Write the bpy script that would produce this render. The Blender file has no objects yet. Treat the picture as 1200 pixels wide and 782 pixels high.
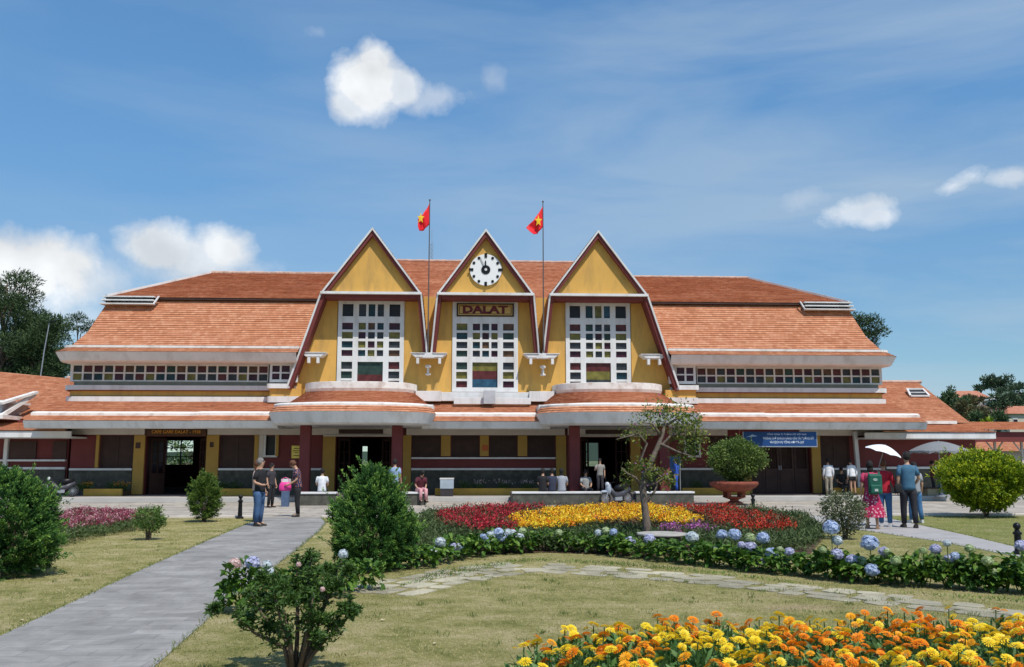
import bpy, math, random
import numpy as np
from mathutils import Vector, Matrix
R = math.radians
rnd = random.Random(7)
rng = np.random.default_rng(7)
S = bpy.context.scene
COL = S.collection

# ------------------------------------------------------------------ camera
CX, CY, CZ = -.735, -39.5, 1.7
YAW, PITCH, F = R(2.79), R(7.95), 1053.
cam = bpy.data.cameras.new('camera'); cam.sensor_width = 36; cam.lens = 36*F/1200
cam.clip_start = .1; cam.clip_end = 3000
camo = bpy.data.objects.new('camera', cam); COL.objects.link(camo)
camo.location = (CX, CY, CZ); camo.rotation_euler = (R(90)+PITCH, 0, -YAW)
S.camera = camo

def _ray(u, v):
    du, dv = u-600, v-391
    d = math.cos(PITCH)*F+math.sin(PITCH)*dv; z = math.sin(PITCH)*F-math.cos(PITCH)*dv
    return (du*math.cos(YAW)+d*math.sin(YAW), -du*math.sin(YAW)+d*math.cos(YAW), z)
def at(u, v, Y):          # survey: photo pixel -> world point on the plane y = Y
    r = _ray(u, v); t = (Y-CY)/r[1]; return (CX+r[0]*t, Y, CZ+r[2]*t)
def gr(u, v, Z=0.):       # survey: photo pixel -> world point at height Z
    r = _ray(u, v); t = (Z-CZ)/r[2]; return (CX+r[0]*t, CY+r[1]*t)
def sx(u, Y): return at(u, 540, Y)[0]

# ------------------------------------------------------------------ light
SUNV = Vector((7, -13, 24)).normalized()
EL = math.asin(SUNV.z); AZ = math.atan2(SUNV.x, SUNV.y)
sun = bpy.data.lights.new('sun', 'SUN'); sun.energy = 4.4; sun.angle = R(.53); sun.color = (1, .955, .88)
suno = bpy.data.objects.new('sun', sun); COL.objects.link(suno)
suno.rotation_euler = SUNV.to_track_quat('Z', 'Y').to_euler(); suno.location = (10, -20, 40)
V = S.view_settings; V.view_transform = 'Standard'; V.look = 'None'; V.exposure = 0; V.gamma = 1
V.use_curve_mapping = False

W = bpy.data.worlds.new('World'); S.world = W; W.use_nodes = True
nt = W.node_tree; nt.nodes.clear()
def N(t, typ, **kw):
    n = t.nodes.new(typ)
    for k, v in kw.items():
        if k.startswith('i_'): n.inputs[int(k[2:]) if k[2:].isdigit() else k[2:].replace('_', ' ')].default_value = v
        else: setattr(n, k, v)
    return n
def math_(t, op, a, b=None, c=None, clamp=False):
    n = t.nodes.new('ShaderNodeMath'); n.operation = op; n.use_clamp = clamp
    for i, x in enumerate((a, b, c)):
        if x is None: continue
        if isinstance(x, (int, float)): n.inputs[i].default_value = x
        else: t.links.new(x, n.inputs[i])
    return n.outputs[0]
def sky_world():
    t = nt; L = t.links.new
    out = N(t, 'ShaderNodeOutputWorld'); bg = N(t, 'ShaderNodeBackground'); bg.inputs[1].default_value = .135
    sk = N(t, 'ShaderNodeTexSky'); sk.sky_type = 'NISHITA'; sk.sun_disc = False
    sk.sun_elevation = EL; sk.sun_rotation = AZ; sk.altitude = 1500; sk.air_density = 1.15; sk.dust_density = .35; sk.ozone_density = 2.2
    tc = N(t, 'ShaderNodeTexCoord'); sp = N(t, 'ShaderNodeSeparateXYZ'); L(tc.outputs['Generated'], sp.inputs[0])
    az = math_(t, 'ARCTAN2', sp.outputs[0], sp.outputs[1]); el = math_(t, 'ARCSINE', sp.outputs[2])
    # wispy high cloud: stretched noise over direction
    mp = N(t, 'ShaderNodeMapping'); mp.inputs['Scale'].default_value = (1.6, 1.6, 7.5); mp.inputs['Rotation'].default_value = (0, .22, 0)
    L(tc.outputs['Generated'], mp.inputs[0])
    n1 = N(t, 'ShaderNodeTexNoise'); n1.inputs['Scale'].default_value = 1.5; n1.inputs['Detail'].default_value = 7; n1.inputs['Roughness'].default_value = .52; n1.inputs['Distortion'].default_value = .35
    L(mp.outputs[0], n1.inputs['Vector'])
    w = math_(t, 'SUBTRACT', n1.outputs[0], .38); w = math_(t, 'MULTIPLY', w, 4.2, clamp=True)
    # more veil towards the east (right) and towards the horizon
    ra = math_(t, 'MULTIPLY_ADD', az, 1.05, .50, clamp=True)
    rb = math_(t, 'MULTIPLY_ADD', el, -.75, .60, clamp=True)
    amt = math_(t, 'MULTIPLY', math_(t, 'ADD', ra, rb), w)
    amt = math_(t, 'MULTIPLY', amt, .42, clamp=True)
    haze = math_(t, 'POWER', math_(t, 'SUBTRACT', 1., math_(t, 'MULTIPLY', el, 2.3, clamp=True)), 2.)
    amt = math_(t, 'ADD', amt, math_(t, 'MULTIPLY', haze, .16), clamp=True)
    # fluffy clouds, noise-broken ellipses in azimuth / elevation
    n2 = N(t, 'ShaderNodeTexNoise'); n2.inputs['Scale'].default_value = 15; n2.inputs['Detail'].default_value = 10; n2.inputs['Roughness'].default_value = .62; n2.inputs['Distortion'].default_value = .25
    L(tc.outputs['Generated'], n2.inputs['Vector'])
    nn = math_(t, 'SUBTRACT', n2.outputs[0], .5)
    def blob(u, v, ru, rv, dens, k=2.6, tilt=0.):
        r = Vector(_ray(u, v)).normalized(); a0 = math.atan2(r.x, r.y); e0 = math.asin(r.z)
        a = math_(t, 'SUBTRACT', az, a0); e = math_(t, 'SUBTRACT', el, e0)
        e = math_(t, 'ADD', e, math_(t, 'MULTIPLY', a, tilt))
        a = math_(t, 'DIVIDE', a, ru/F*1.05); e = math_(t, 'DIVIDE', e, rv/F)
        d = math_(t, 'ADD', math_(t, 'MULTIPLY', a, a), math_(t, 'MULTIPLY', e, e))
        m = math_(t, 'SUBTRACT', 1., math_(t, 'SQRT', d))
        m = math_(t, 'ADD', m, math_(t, 'MULTIPLY', nn, k))
        m = math_(t, 'MULTIPLY', math_(t, 'MULTIPLY', m, 2.0 if dens > .75 else 1.15, clamp=True), dens, clamp=True)
        return m
    tot = None
    for b in [(426, 95, 50, 50, 1., 1.3), (436, 70, 30, 26, .95, 1.4), (410, 122, 32, 28, .8, 1.5), (466, 102, 34, 24, .8, 1.7), (514, 115, 52, 20, .42, 3.2, -.1), (574, 92, 15, 17, .20, 4.0),
              (374, 37, 22, 12, .2, 4.0), (35, 318, 80, 50, 1., 1.3), (0, 305, 60, 34, 1., 1.3), (98, 330, 80, 36, .7, 1.8), (195, 292, 50, 34, .85, 1.6), (258, 292, 44, 34, .95, 1.4), (228, 300, 60, 34, .8, 1.6),
              (225, 318, 110, 28, .55, 2.2), (90, 372, 150, 30, .38, 2.0), (1012, 248, 38, 15, .6, 3.4), (1030, 254, 28, 12, .65, 2.8), (1116, 218, 28, 13, .7, 3.2, -.25), (1190, 207, 28, 10, .5, 3.2), (940, 232, 26, 12, .18, 4.0)]:
        m = blob(*b)
        tot = m if tot is None else math_(t, 'MAXIMUM', tot, m)
    # soft grey undersides from a lower-frequency offset noise
    mp3 = N(t, 'ShaderNodeMapping'); mp3.inputs['Location'].default_value = (0, 0, .03); L(tc.outputs['Generated'], mp3.inputs[0])
    n3 = N(t, 'ShaderNodeTexNoise'); n3.inputs['Scale'].default_value = 11; n3.inputs['Detail'].default_value = 4; L(mp3.outputs[0], n3.inputs['Vector'])
    cr = N(t, 'ShaderNodeMapRange'); cr.inputs[1].default_value = .35; cr.inputs[2].default_value = .62; cr.inputs[3].default_value = 5.6; cr.inputs[4].default_value = 7.8
    L(n3.outputs[0], cr.inputs[0])
    cb = N(t, 'ShaderNodeCombineColor')
    L(math_(t, 'MULTIPLY', cr.outputs[0], .94), cb.inputs[0]); L(math_(t, 'MULTIPLY', cr.outputs[0], .97), cb.inputs[1]); L(cr.outputs[0], cb.inputs[2])
    tint = N(t, 'ShaderNodeMix', data_type='RGBA', blend_type='MULTIPLY'); tint.inputs[0].default_value = 1
    L(sk.outputs[0], tint.inputs[6]); gm = N(t, 'ShaderNodeMix', data_type='RGBA'); gf = N(t, 'ShaderNodeMapRange', interpolation_type='SMOOTHSTEP'); gf.inputs[1].default_value = .0; gf.inputs[2].default_value = .50; L(el, gf.inputs[0])
    L(gf.outputs[0], gm.inputs[0]); gm.inputs[6].default_value = (.52, .66, .72, 1); gm.inputs[7].default_value = (.78, 1.13, 1.25, 1); L(gm.outputs[2], tint.inputs[7])
    m1 = N(t, 'ShaderNodeMix', data_type='RGBA'); L(amt, m1.inputs[0]); L(tint.outputs[2], m1.inputs[6]); m1.inputs[7].default_value = (3.4, 4.3, 5.2, 1)
    m2 = N(t, 'ShaderNodeMix', data_type='RGBA'); L(tot, m2.inputs[0]); L(m1.outputs[2], m2.inputs[6]); L(cb.outputs[0], m2.inputs[7])
    L(m2.outputs[2], bg.inputs[0]); L(bg.outputs[0], out.inputs[0])
sky_world()

# ------------------------------------------------------------------ object helpers
def tag(o, label=None, cat=None, group=None, kind=None):
    if label: o['label'] = label
    if cat: o['category'] = cat
    if group: o['group'] = group
    if kind: o['kind'] = kind
    return o
def thing(name, label, cat, loc=(0, 0, 0), rz=0, group=None):
    o = bpy.data.objects.new(name, None); COL.objects.link(o); o.empty_display_size = .3
    o.location = loc; o.rotation_euler = (0, 0, rz); return tag(o, label, cat, group)
def link(name, me, parent=None, loc=None):
    o = bpy.data.objects.new(name, me); COL.objects.link(o)
    if parent: o.parent = parent
    if loc: o.location = loc
    return o
def copy_tree(o, parent=None):
    c = o.copy(); COL.objects.link(c); c.parent = parent
    for ch in [x for x in bpy.data.objects if x.parent == o]: copy_tree(ch, c)
    return c
def aslist(m): return m if isinstance(m, (list, tuple)) else [m]

class MB:
    def __init__(s): s.v = []; s.f = []; s.m = []; s.uv = {}
    def add(s, vs, fs, mi=0):
        b = len(s.v); s.v += [tuple(p) for p in vs]
        for f in fs: s.f.append([b+i for i in f]); s.m.append(mi)
    def box(s, x0, x1, y0, y1, z0, z1, mi=0):
        if x0 > x1: x0, x1 = x1, x0
        if y0 > y1: y0, y1 = y1, y0
        if z0 > z1: z0, z1 = z1, z0
        s.add([(x0,y0,z0),(x1,y0,z0),(x1,y1,z0),(x0,y1,z0),(x0,y0,z1),(x1,y0,z1),(x1,y1,z1),(x0,y1,z1)],
              [(0,3,2,1),(4,5,6,7),(0,1,5,4),(1,2,6,5),(2,3,7,6),(3,0,4,7)], mi); return s
    def prism(s, poly, y0, y1, mi=0):                # polygon in XZ extruded along Y
        n = len(poly); vs = [(x, y0, z) for x, z in poly]+[(x, y1, z) for x, z in poly]
        a = sum(poly[i][0]*poly[(i+1) % n][1]-poly[(i+1) % n][0]*poly[i][1] for i in range(n))
        fr = list(range(n)) if a > 0 else list(range(n))[::-1]
        fs = [fr, [i+n for i in fr[::-1]]]
        for k in range(n):
            i, j = fr[k], fr[(k+1) % n]; fs.append([j, i, i+n, j+n])
        s.add(vs, fs, mi); return s
    def slab(s, poly, z0, z1, mi=0):                 # polygon in XY extruded along Z
        n = len(poly); a = sum(poly[i][0]*poly[(i+1) % n][1]-poly[(i+1) % n][0]*poly[i][1] for i in range(n))
        if a < 0: poly = poly[::-1]
        vs = [(x, y, z0) for x, y in poly]+[(x, y, z1) for x, y in poly]
        fs = [list(range(n))[::-1], [i+n for i in range(n)]]+[[i, (i+1) % n, (i+1) % n+n, i+n] for i in range(n)]
        s.add(vs, fs, mi); return s
    def bar(s, p, q, w, h=None, mi=0):               # rectangular bar from p to q
        p, q = Vector(p), Vector(q); d = (q-p).normalized(); h = h or w
        up = Vector((0, 0, 1)) if abs(d.z) < .95 else Vector((0, 1, 0))
        a = d.cross(up).normalized()*w/2; b = a.cross(d).normalized()*h/2
        vs = [p-a-b, p+a-b, p+a+b, p-a+b, q-a-b, q+a-b, q+a+b, q-a+b]
        s.add(vs, [(0,1,2,3),(7,6,5,4),(0,4,5,1),(1,5,6,2),(2,6,7,3),(3,7,4,0)], mi); return s
    def tube(s, pts, rad, n=8, mi=0, cap=True):
        pts = [Vector(p) for p in pts]
        if isinstance(rad, (int, float)): rad = [rad]*len(pts)
        b = len(s.v); prev = None; m = len(pts)
        for i, p in enumerate(pts):
            d = (pts[min(i+1, m-1)]-pts[max(i-1, 0)]).normalized()
            if prev is None:
                a = d.cross(Vector((0, 0, 1)) if abs(d.z) < .9 else Vector((1, 0, 0))).normalized()
            else: a = (prev-d*prev.dot(d)).normalized()
            prev = a; c = d.cross(a)
            for k in range(n):
                t = 2*math.pi*k/n; s.v.append(tuple(p+(a*math.cos(t)+c*math.sin(t))*rad[i]))
        for i in range(m-1):
            for k in range(n):
                k2 = (k+1) % n; s.f.append([b+i*n+k, b+i*n+k2, b+(i+1)*n+k2, b+(i+1)*n+k]); s.m.append(mi)
        if cap:
            s.f.append([b+k for k in range(n)][::-1]); s.m.append(mi)
            s.f.append([b+(m-1)*n+k for k in range(n)]); s.m.append(mi)
        return s
    def lathe(s, prof, c=(0, 0, 0), n=20, mi=0, sy=1.):
        b = len(s.v)
        for r, z in prof:
            for k in range(n):
                t = 2*math.pi*k/n; s.v.append((c[0]+r*math.cos(t), c[1]+r*math.sin(t)*sy, c[2]+z))
        for i in range(len(prof)-1):
            for k in range(n):
                k2 = (k+1) % n; s.f.append([b+i*n+k, b+i*n+k2, b+(i+1)*n+k2, b+(i+1)*n+k]); s.m.append(mi)
        s.f.append([b+k for k in range(n)][::-1]); s.m.append(mi)
        s.f.append([b+(len(prof)-1)*n+k for k in range(n)]); s.m.append(mi)
        return s
    def ball(s, c, rx, ry=None, rz=None, n=10, mi=0):
        ry = ry or rx; rz = rz or rx; b = len(s.v); m = max(4, n//2+1)
        for i in range(m+1):
            th = math.pi*i/m
            for k in range(n):
                t = 2*math.pi*k/n; s.v.append((c[0]+rx*math.sin(th)*math.cos(t), c[1]+ry*math.sin(th)*math.sin(t), c[2]-rz*math.cos(th)))
        for i in range(m):
            for k in range(n):
                k2 = (k+1) % n; s.f.append([b+i*n+k, b+i*n+k2, b+(i+1)*n+k2, b+(i+1)*n+k]); s.m.append(mi)
        return s
    def tiles(s, top, bot, course=.15, lift=.028, mi=0, jit=.006):
        # stepped tile courses between two polylines with equal point counts
        top = [Vector(p) for p in top]; bot = [Vector(p) for p in bot]; k = len(top)
        Ls = max((bot[i]-top[i]).length for i in range(k)); n = max(1, round(Ls/course))
        u = [0.]
        for i in range(k-1): u.append(u[-1]+(bot[i+1]-bot[i]).length)
        nor = []
        for i in range(k):
            a = bot[min(i+1, k-1)]-bot[max(i-1, 0)]; nn = (top[i]-bot[i]).cross(a)
            if nn.length < 1e-6: nn = Vector((0, 0, 1))
            nn.normalize()
            if nn.z < 0: nn = -nn
            nor.append(nn)
        flip = None
        for c in range(n):
            t0, t1 = c/n, (c+1)/n; b = len(s.v)
            for i in range(k):
                a0 = top[i].lerp(bot[i], t0); a1 = top[i].lerp(bot[i], t1)
                j = rnd.uniform(-jit, jit)
                s.v += [tuple(a0+nor[i]*.002), tuple(a1+nor[i]*(lift+j)), tuple(a1)]
            for i in range(k-1):
                p, q = b+3*i, b+3*(i+1)
                for (A, B, r0, r1) in ((0, 1, 0., .92), (1, 2, .92, 1.)):
                    f = [p+A, q+A, q+B, p+B]
                    if flip is None:
                        P = [Vector(s.v[x]) for x in f]; nn = (P[1]-P[0]).cross(P[2]-P[1]); flip = nn.dot(nor[i]) < 0
                    if flip: f = f[::-1]
                    uu = [u[i], u[i+1], u[i+1], u[i]]; vv = [c+r0, c+r0, c+r1, c+r1]
                    if flip: uu = uu[::-1]; vv = vv[::-1]
                    s.uv[len(s.f)] = list(zip(uu, vv)); s.f.append(f); s.m.append(mi)
        return s
    def build(s, name, mats, parent=None, smooth=False, bevel=0, loc=None):
        me = bpy.data.meshes.new(name); me.from_pydata(s.v, [], s.f)
        for m in aslist(mats): me.materials.append(m)
        me.polygons.foreach_set('material_index', s.m)
        if smooth: me.polygons.foreach_set('use_smooth', [True]*len(s.f))
        if s.uv:
            uv = me.uv_layers.new(name='UVMap')
            for p in me.polygons:
                if p.index in s.uv:
                    for k, li in enumerate(p.loop_indices): uv.data[li].uv = s.uv[p.index][k]
        me.update(); o = link(name, me, parent, loc)
        if bevel:
            b = o.modifiers.new('bevel', 'BEVEL'); b.width = bevel; b.segments = 2; b.limit_method = 'ANGLE'
        return o
def sub(poly, n):          # subdivide a 2-point line
    a, b = Vector(poly[0]), Vector(poly[1]); return [a.lerp(b, i/n) for i in range(n+1)]

# ------------------------------------------------------------------ materials
MATS = {}
def mat(name, col, rough=.8, var=.12, scale=3., bump=.0, bscale=40., metal=0., spec=.35, dirt=None, dscale=.7, damt=.0, detail=5, streak=False):
    if name in MATS: return MATS[name]
    m = bpy.data.materials.new(name); m.use_nodes = True; t = m.node_tree; b = t.nodes['Principled BSDF']
    b.inputs['Roughness'].default_value = rough; b.inputs['Metallic'].default_value = metal; b.inputs['Specular IOR Level'].default_value = spec
    tc = N(t, 'ShaderNodeTexCoord'); n = N(t, 'ShaderNodeTexNoise'); n.inputs['Scale'].default_value = scale; n.inputs['Detail'].default_value = detail
    t.links.new(tc.outputs['Object'], n.inputs['Vector'])
    cr = N(t, 'ShaderNodeValToRGB'); cr.color_ramp.elements[0].position = .3; cr.color_ramp.elements[1].position = .7
    cr.color_ramp.elements[0].color = tuple(c*(1-var) for c in col)+(1,); cr.color_ramp.elements[1].color = tuple(min(1, c*(1+var)) for c in col)+(1,)
    t.links.new(n.outputs[0], cr.inputs[0]); last = cr.outputs[0]
    if damt:
        mps = N(t, 'ShaderNodeMapping'); mps.inputs['Scale'].default_value = (1, 1, .22 if streak else 1); t.links.new(tc.outputs['Object'], mps.inputs[0])
        n2 = N(t, 'ShaderNodeTexNoise'); n2.inputs['Scale'].default_value = dscale; n2.inputs['Detail'].default_value = 7; n2.inputs['Roughness'].default_value = .65
        t.links.new(mps.outputs[0], n2.inputs['Vector'])
        mr = N(t, 'ShaderNodeMapRange'); mr.inputs[1].default_value = .48; mr.inputs[2].default_value = .72; mr.inputs[4].default_value = damt; t.links.new(n2.outputs[0], mr.inputs[0])
        mx = N(t, 'ShaderNodeMix', data_type='RGBA'); t.links.new(mr.outputs[0], mx.inputs[0]); t.links.new(last, mx.inputs[6]); mx.inputs[7].default_value = tuple(dirt)+(1,)
        last = mx.outputs[2]
    t.links.new(last, b.inputs['Base Color'])
    if bump:
        n3 = N(t, 'ShaderNodeTexNoise'); n3.inputs['Scale'].default_value = bscale; n3.inputs['Detail'].default_value = 4; t.links.new(tc.outputs['Object'], n3.inputs['Vector'])
        bp = N(t, 'ShaderNodeBump'); bp.inputs['Strength'].default_value = bump; bp.inputs['Distance'].default_value = .02
        t.links.new(n3.outputs[0], bp.inputs['Height']); t.links.new(bp.outputs[0], b.inputs['Normal'])
    MATS[name] = m; return m
def tile_mat(name, c1, c2, c3, dark):
    m = bpy.data.materials.new(name); m.use_nodes = True; t = m.node_tree; b = t.nodes['Principled BSDF']; L = t.links.new
    b.inputs['Roughness'].default_value = .85; b.inputs['Specular IOR Level'].default_value = .25
    uv = N(t, 'ShaderNodeUVMap'); sp = N(t, 'ShaderNodeSeparateXYZ'); L(uv.outputs[0], sp.inputs[0])
    row = math_(t, 'FLOOR', sp.outputs[1])
    off = math_(t, 'MULTIPLY', math_(t, 'MODULO', row, 2.), .5)
    cx = math_(t, 'ADD', math_(t, 'MULTIPLY', sp.outputs[0], 5.6), off); ci = math_(t, 'FLOOR', cx)
    cv = N(t, 'ShaderNodeCombineXYZ'); L(ci, cv.inputs[0]); L(row, cv.inputs[1])
    wn = N(t, 'ShaderNodeTexWhiteNoise', noise_dimensions='2D'); L(cv.outputs[0], wn.inputs[0])
    tc = N(t, 'ShaderNodeTexCoord'); n = N(t, 'ShaderNodeTexNoise'); n.inputs['Scale'].default_value = .55; n.inputs['Detail'].default_value = 9; n.inputs['Roughness'].default_value = .68
    L(tc.outputs['Object'], n.inputs['Vector'])
    cr = N(t, 'ShaderNodeValToRGB'); e = cr.color_ramp.elements; e[0].position = 0; e[0].color = c1+(1,); e[1].position = 1; e[1].color = c3+(1,)
    k = e.new(.5); k.color = c2+(1,)
    L(math_(t, 'ADD', math_(t, 'MULTIPLY', wn.outputs[0], .62), math_(t, 'MULTIPLY_ADD', n.outputs[0], 1.0, -.28), clamp=True), cr.inputs[0])
    # gaps between tiles and lichen spots
    fr = math_(t, 'FRACT', cx); ed = math_(t, 'LESS_THAN', fr, .07)
    n2 = N(t, 'ShaderNodeTexNoise'); n2.inputs['Scale'].default_value = 2.3; n2.inputs['Detail'].default_value = 8; n2.inputs['Roughness'].default_value = .75; L(tc.outputs['Object'], n2.inputs['Vector'])
    mr = N(t, 'ShaderNodeMapRange'); mr.inputs[1].default_value = .56; mr.inputs[2].default_value = .74; mr.inputs[4].default_value = .55; L(n2.outputs[0], mr.inputs[0])
    fac = math_(t, 'MAXIMUM', math_(t, 'MULTIPLY', ed, .55), mr.outputs[0])
    mx = N(t, 'ShaderNodeMix', data_type='RGBA'); L(fac, mx.inputs[0]); L(cr.outputs[0], mx.inputs[6]); mx.inputs[7].default_value = dark+(1,)
    L(mx.outputs[2], b.inputs['Base Color'])
    bp = N(t, 'ShaderNodeBump'); bp.inputs['Strength'].default_value = .5; bp.inputs['Distance'].default_value = .02
    L(math_(t, 'ADD', wn.outputs[0], math_(t, 'MULTIPLY', ed, -1.)), bp.inputs['Height']); L(bp.outputs[0], b.inputs['Normal'])
    return m
TILE = tile_mat('clay_tiles', (.38, .142, .068), (.495, .207, .108), (.59, .295, .172), (.27, .135, .08))
YEL = mat('yellow_stucco', (.63, .355, .085), .85, .06, 1.3, .12, 60, dirt=(.36, .22, .08), dscale=2.4, damt=.7, streak=True)
MAR = mat('maroon_paint', (.155, .032, .03), .7, .1, 2., .08, 50)
WHT = mat('white_plaster', (.67, .66, .65), .8, .05, 1.5, .08, 50, dirt=(.38, .34, .30), dscale=2.2, damt=.55, streak=True)
WHC = mat('weathered_white_cap', (.74, .71, .67), .85, .06, 2.5, .1, 50, dirt=(.36, .24, .18), dscale=2.4, damt=.65)
BEI = mat('beige_plaster', (.60, .54, .48), .85, .06, 1.2, .06, 50, dirt=(.34, .29, .25), dscale=.7, damt=.4)
STN = mat('grey_rubble_stone', (.085, .082, .066), .9, .3, 5., .5, 12, dirt=(.04, .042, .034), dscale=4, damt=.6)
BRN = mat('dark_brown_wood', (.055, .026, .02), .6, .2, 3., .05, 30)
DRK = mat('dark_interior', (.03, .026, .024), .9, .2, 1.)
YLD = mat('ochre_paint', (.50, .30, .05), .8, .1, 2., .08, 50, dirt=(.2, .13, .05), dscale=1.5, damt=.5)
YEL_SHADE = mat('shaded_yellow_stucco', (.42, .255, .06), .85, .06, 1.3, .1, 60, dirt=(.30, .18, .05), dscale=1.2, damt=.4)  # yellow stucco of the piers, canopy shade put into the colour
BLK = mat('black_metal', (.02, .02, .022), .4, .1, 5., metal=.6)
GRM = mat('grey_metal', (.35, .36, .38), .5, .08, 4., metal=.5)
GLS = {k: mat('glass_'+k, tuple(x*.62+.2*sum(c)/3 for x in c), .3, .35, 4., spec=.25) for k, c in dict(red=(.13, .018, .018), olive=(.20, .17, .01), teal=(.012, .055, .075), slate=(.045, .05, .06), brown=(.14, .06, .02),
     plum=(.07, .012, .03), green=(.03, .065, .05), dark=(.022, .018, .02), blue=(.012, .09, .17)).items()}
GK = list(GLS)
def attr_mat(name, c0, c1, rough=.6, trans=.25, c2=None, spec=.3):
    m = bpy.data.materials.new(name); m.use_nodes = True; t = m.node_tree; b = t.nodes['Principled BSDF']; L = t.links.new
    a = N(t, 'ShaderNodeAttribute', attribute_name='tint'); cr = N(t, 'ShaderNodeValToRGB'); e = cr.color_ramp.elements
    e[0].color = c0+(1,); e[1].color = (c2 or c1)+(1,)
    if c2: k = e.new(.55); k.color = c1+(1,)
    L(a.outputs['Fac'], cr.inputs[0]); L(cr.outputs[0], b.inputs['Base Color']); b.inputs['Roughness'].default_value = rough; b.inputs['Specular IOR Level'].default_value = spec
    if trans:
        tr = N(t, 'ShaderNodeBsdfTranslucent'); L(cr.outputs[0], tr.inputs[0]); mx = N(t, 'ShaderNodeMixShader'); mx.inputs[0].default_value = trans
        L(b.outputs[0], mx.inputs[1]); L(tr.outputs[0], mx.inputs[2]); L(mx.outputs[0], t.nodes['Material Output'].inputs[0])
    return m
def text(s, size, name, material, parent, loc, rot=(R(90), 0, 0), ext=.012, width=None, bold=0.):
    c = bpy.data.curves.new(name, 'FONT'); c.offset = bold; c.body = s; c.size = size; c.extrude = ext; c.align_x = 'CENTER'; c.align_y = 'CENTER'; c.resolution_u = 2
    o = bpy.data.objects.new(name, c); COL.objects.link(o); bpy.context.view_layer.update()
    me = bpy.data.meshes.new_from_object(o.evaluated_get(bpy.context.evaluated_depsgraph_get()))
    bpy.data.objects.remove(o); bpy.data.curves.remove(c)
    if width:
        xs = [v.co.x for v in me.vertices]; k = width/(max(xs)-min(xs)); mid = (max(xs)+min(xs))/2
        for v in me.vertices: v.co.x = (v.co.x-mid)*k
    me.materials.clear(); me.materials.append(material); me.name = name
    o = link(name, me, parent); o.location = loc; o.rotation_euler = rot; return o

# ------------------------------------------------------------------ ground
def ground_mat():
    m = bpy.data.materials.new('lawn_grass'); m.use_nodes = True; t = m.node_tree; b = t.nodes['Principled BSDF']; L = t.links.new
    b.inputs['Roughness'].default_value = .95; b.inputs['Specular IOR Level'].default_value = .1
    g = N(t, 'ShaderNodeNewGeometry')
    def noise(sc, det=6, ro=.6, dist=0):
        n = N(t, 'ShaderNodeTexNoise'); n.inputs['Scale'].default_value = sc; n.inputs['Detail'].default_value = det; n.inputs['Roughness'].default_value = ro; n.inputs['Distortion'].default_value = dist
        L(g.outputs['Position'], n.inputs['Vector']); return n.outputs[0]
    cr = N(t, 'ShaderNodeValToRGB'); e = cr.color_ramp.elements
    e[0].position = .34; e[0].color = (.11, .13, .03, 1); e[1].position = .70; e[1].color = (.54, .44, .26, 1)
    for p, c in ((.45, (.24, .235, .075)), (.57, (.37, .325, .14))): k = e.new(p); k.color = c+(1,)
    mixn = math_(t, 'ADD', math_(t, 'MULTIPLY', noise(1.3, 10, .80), .58), math_(t, 'MULTIPLY', noise(22, 9, .9), .42))
    mixn = math_(t, 'MULTIPLY_ADD', math_(t, 'SUBTRACT', mixn, .5), 1.9, .53)
    L(mixn, cr.inputs[0])
    mr = N(t, 'ShaderNodeMapRange'); mr.inputs[1].default_value = .60; mr.inputs[2].default_value = .70; mr.inputs[4].default_value = .7; L(noise(.42, 8, .62, .4), mr.inputs[0])
    mx = N(t, 'ShaderNodeMix', data_type='RGBA'); L(mr.outputs[0], mx.inputs[0]); L(cr.outputs[0], mx.inputs[6]); mx.inputs[7].default_value = (.40, .29, .185, 1)
    spx = N(t, 'ShaderNodeSeparateXYZ'); L(g.outputs['Position'], spx.inputs[0]); gx = N(t, 'ShaderNodeMapRange'); gx.inputs[1].default_value = 6; gx.inputs[2].default_value = 11; gx.inputs[4].default_value = .55; L(spx.outputs[0], gx.inputs[0])
    mg = N(t, 'ShaderNodeMix', data_type='RGBA'); L(gx.outputs[0], mg.inputs[0]); L(mx.outputs[2], mg.inputs[6]); mg.inputs[7].default_value = (.14, .18, .04, 1)
    L(mg.outputs[2], b.inputs['Base Color'])
    bp = N(t, 'ShaderNodeBump'); bp.inputs['Strength'].default_value = .9; bp.inputs['Distance'].default_value = .03; L(noise(60, 4, .8), bp.inputs['Height']); L(bp.outputs[0], b.inputs['Normal'])
    return m
LAWN = ground_mat()
SOIL = mat('soil', (.10, .06, .035), .95, .3, 6., .5, 30)
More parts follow.
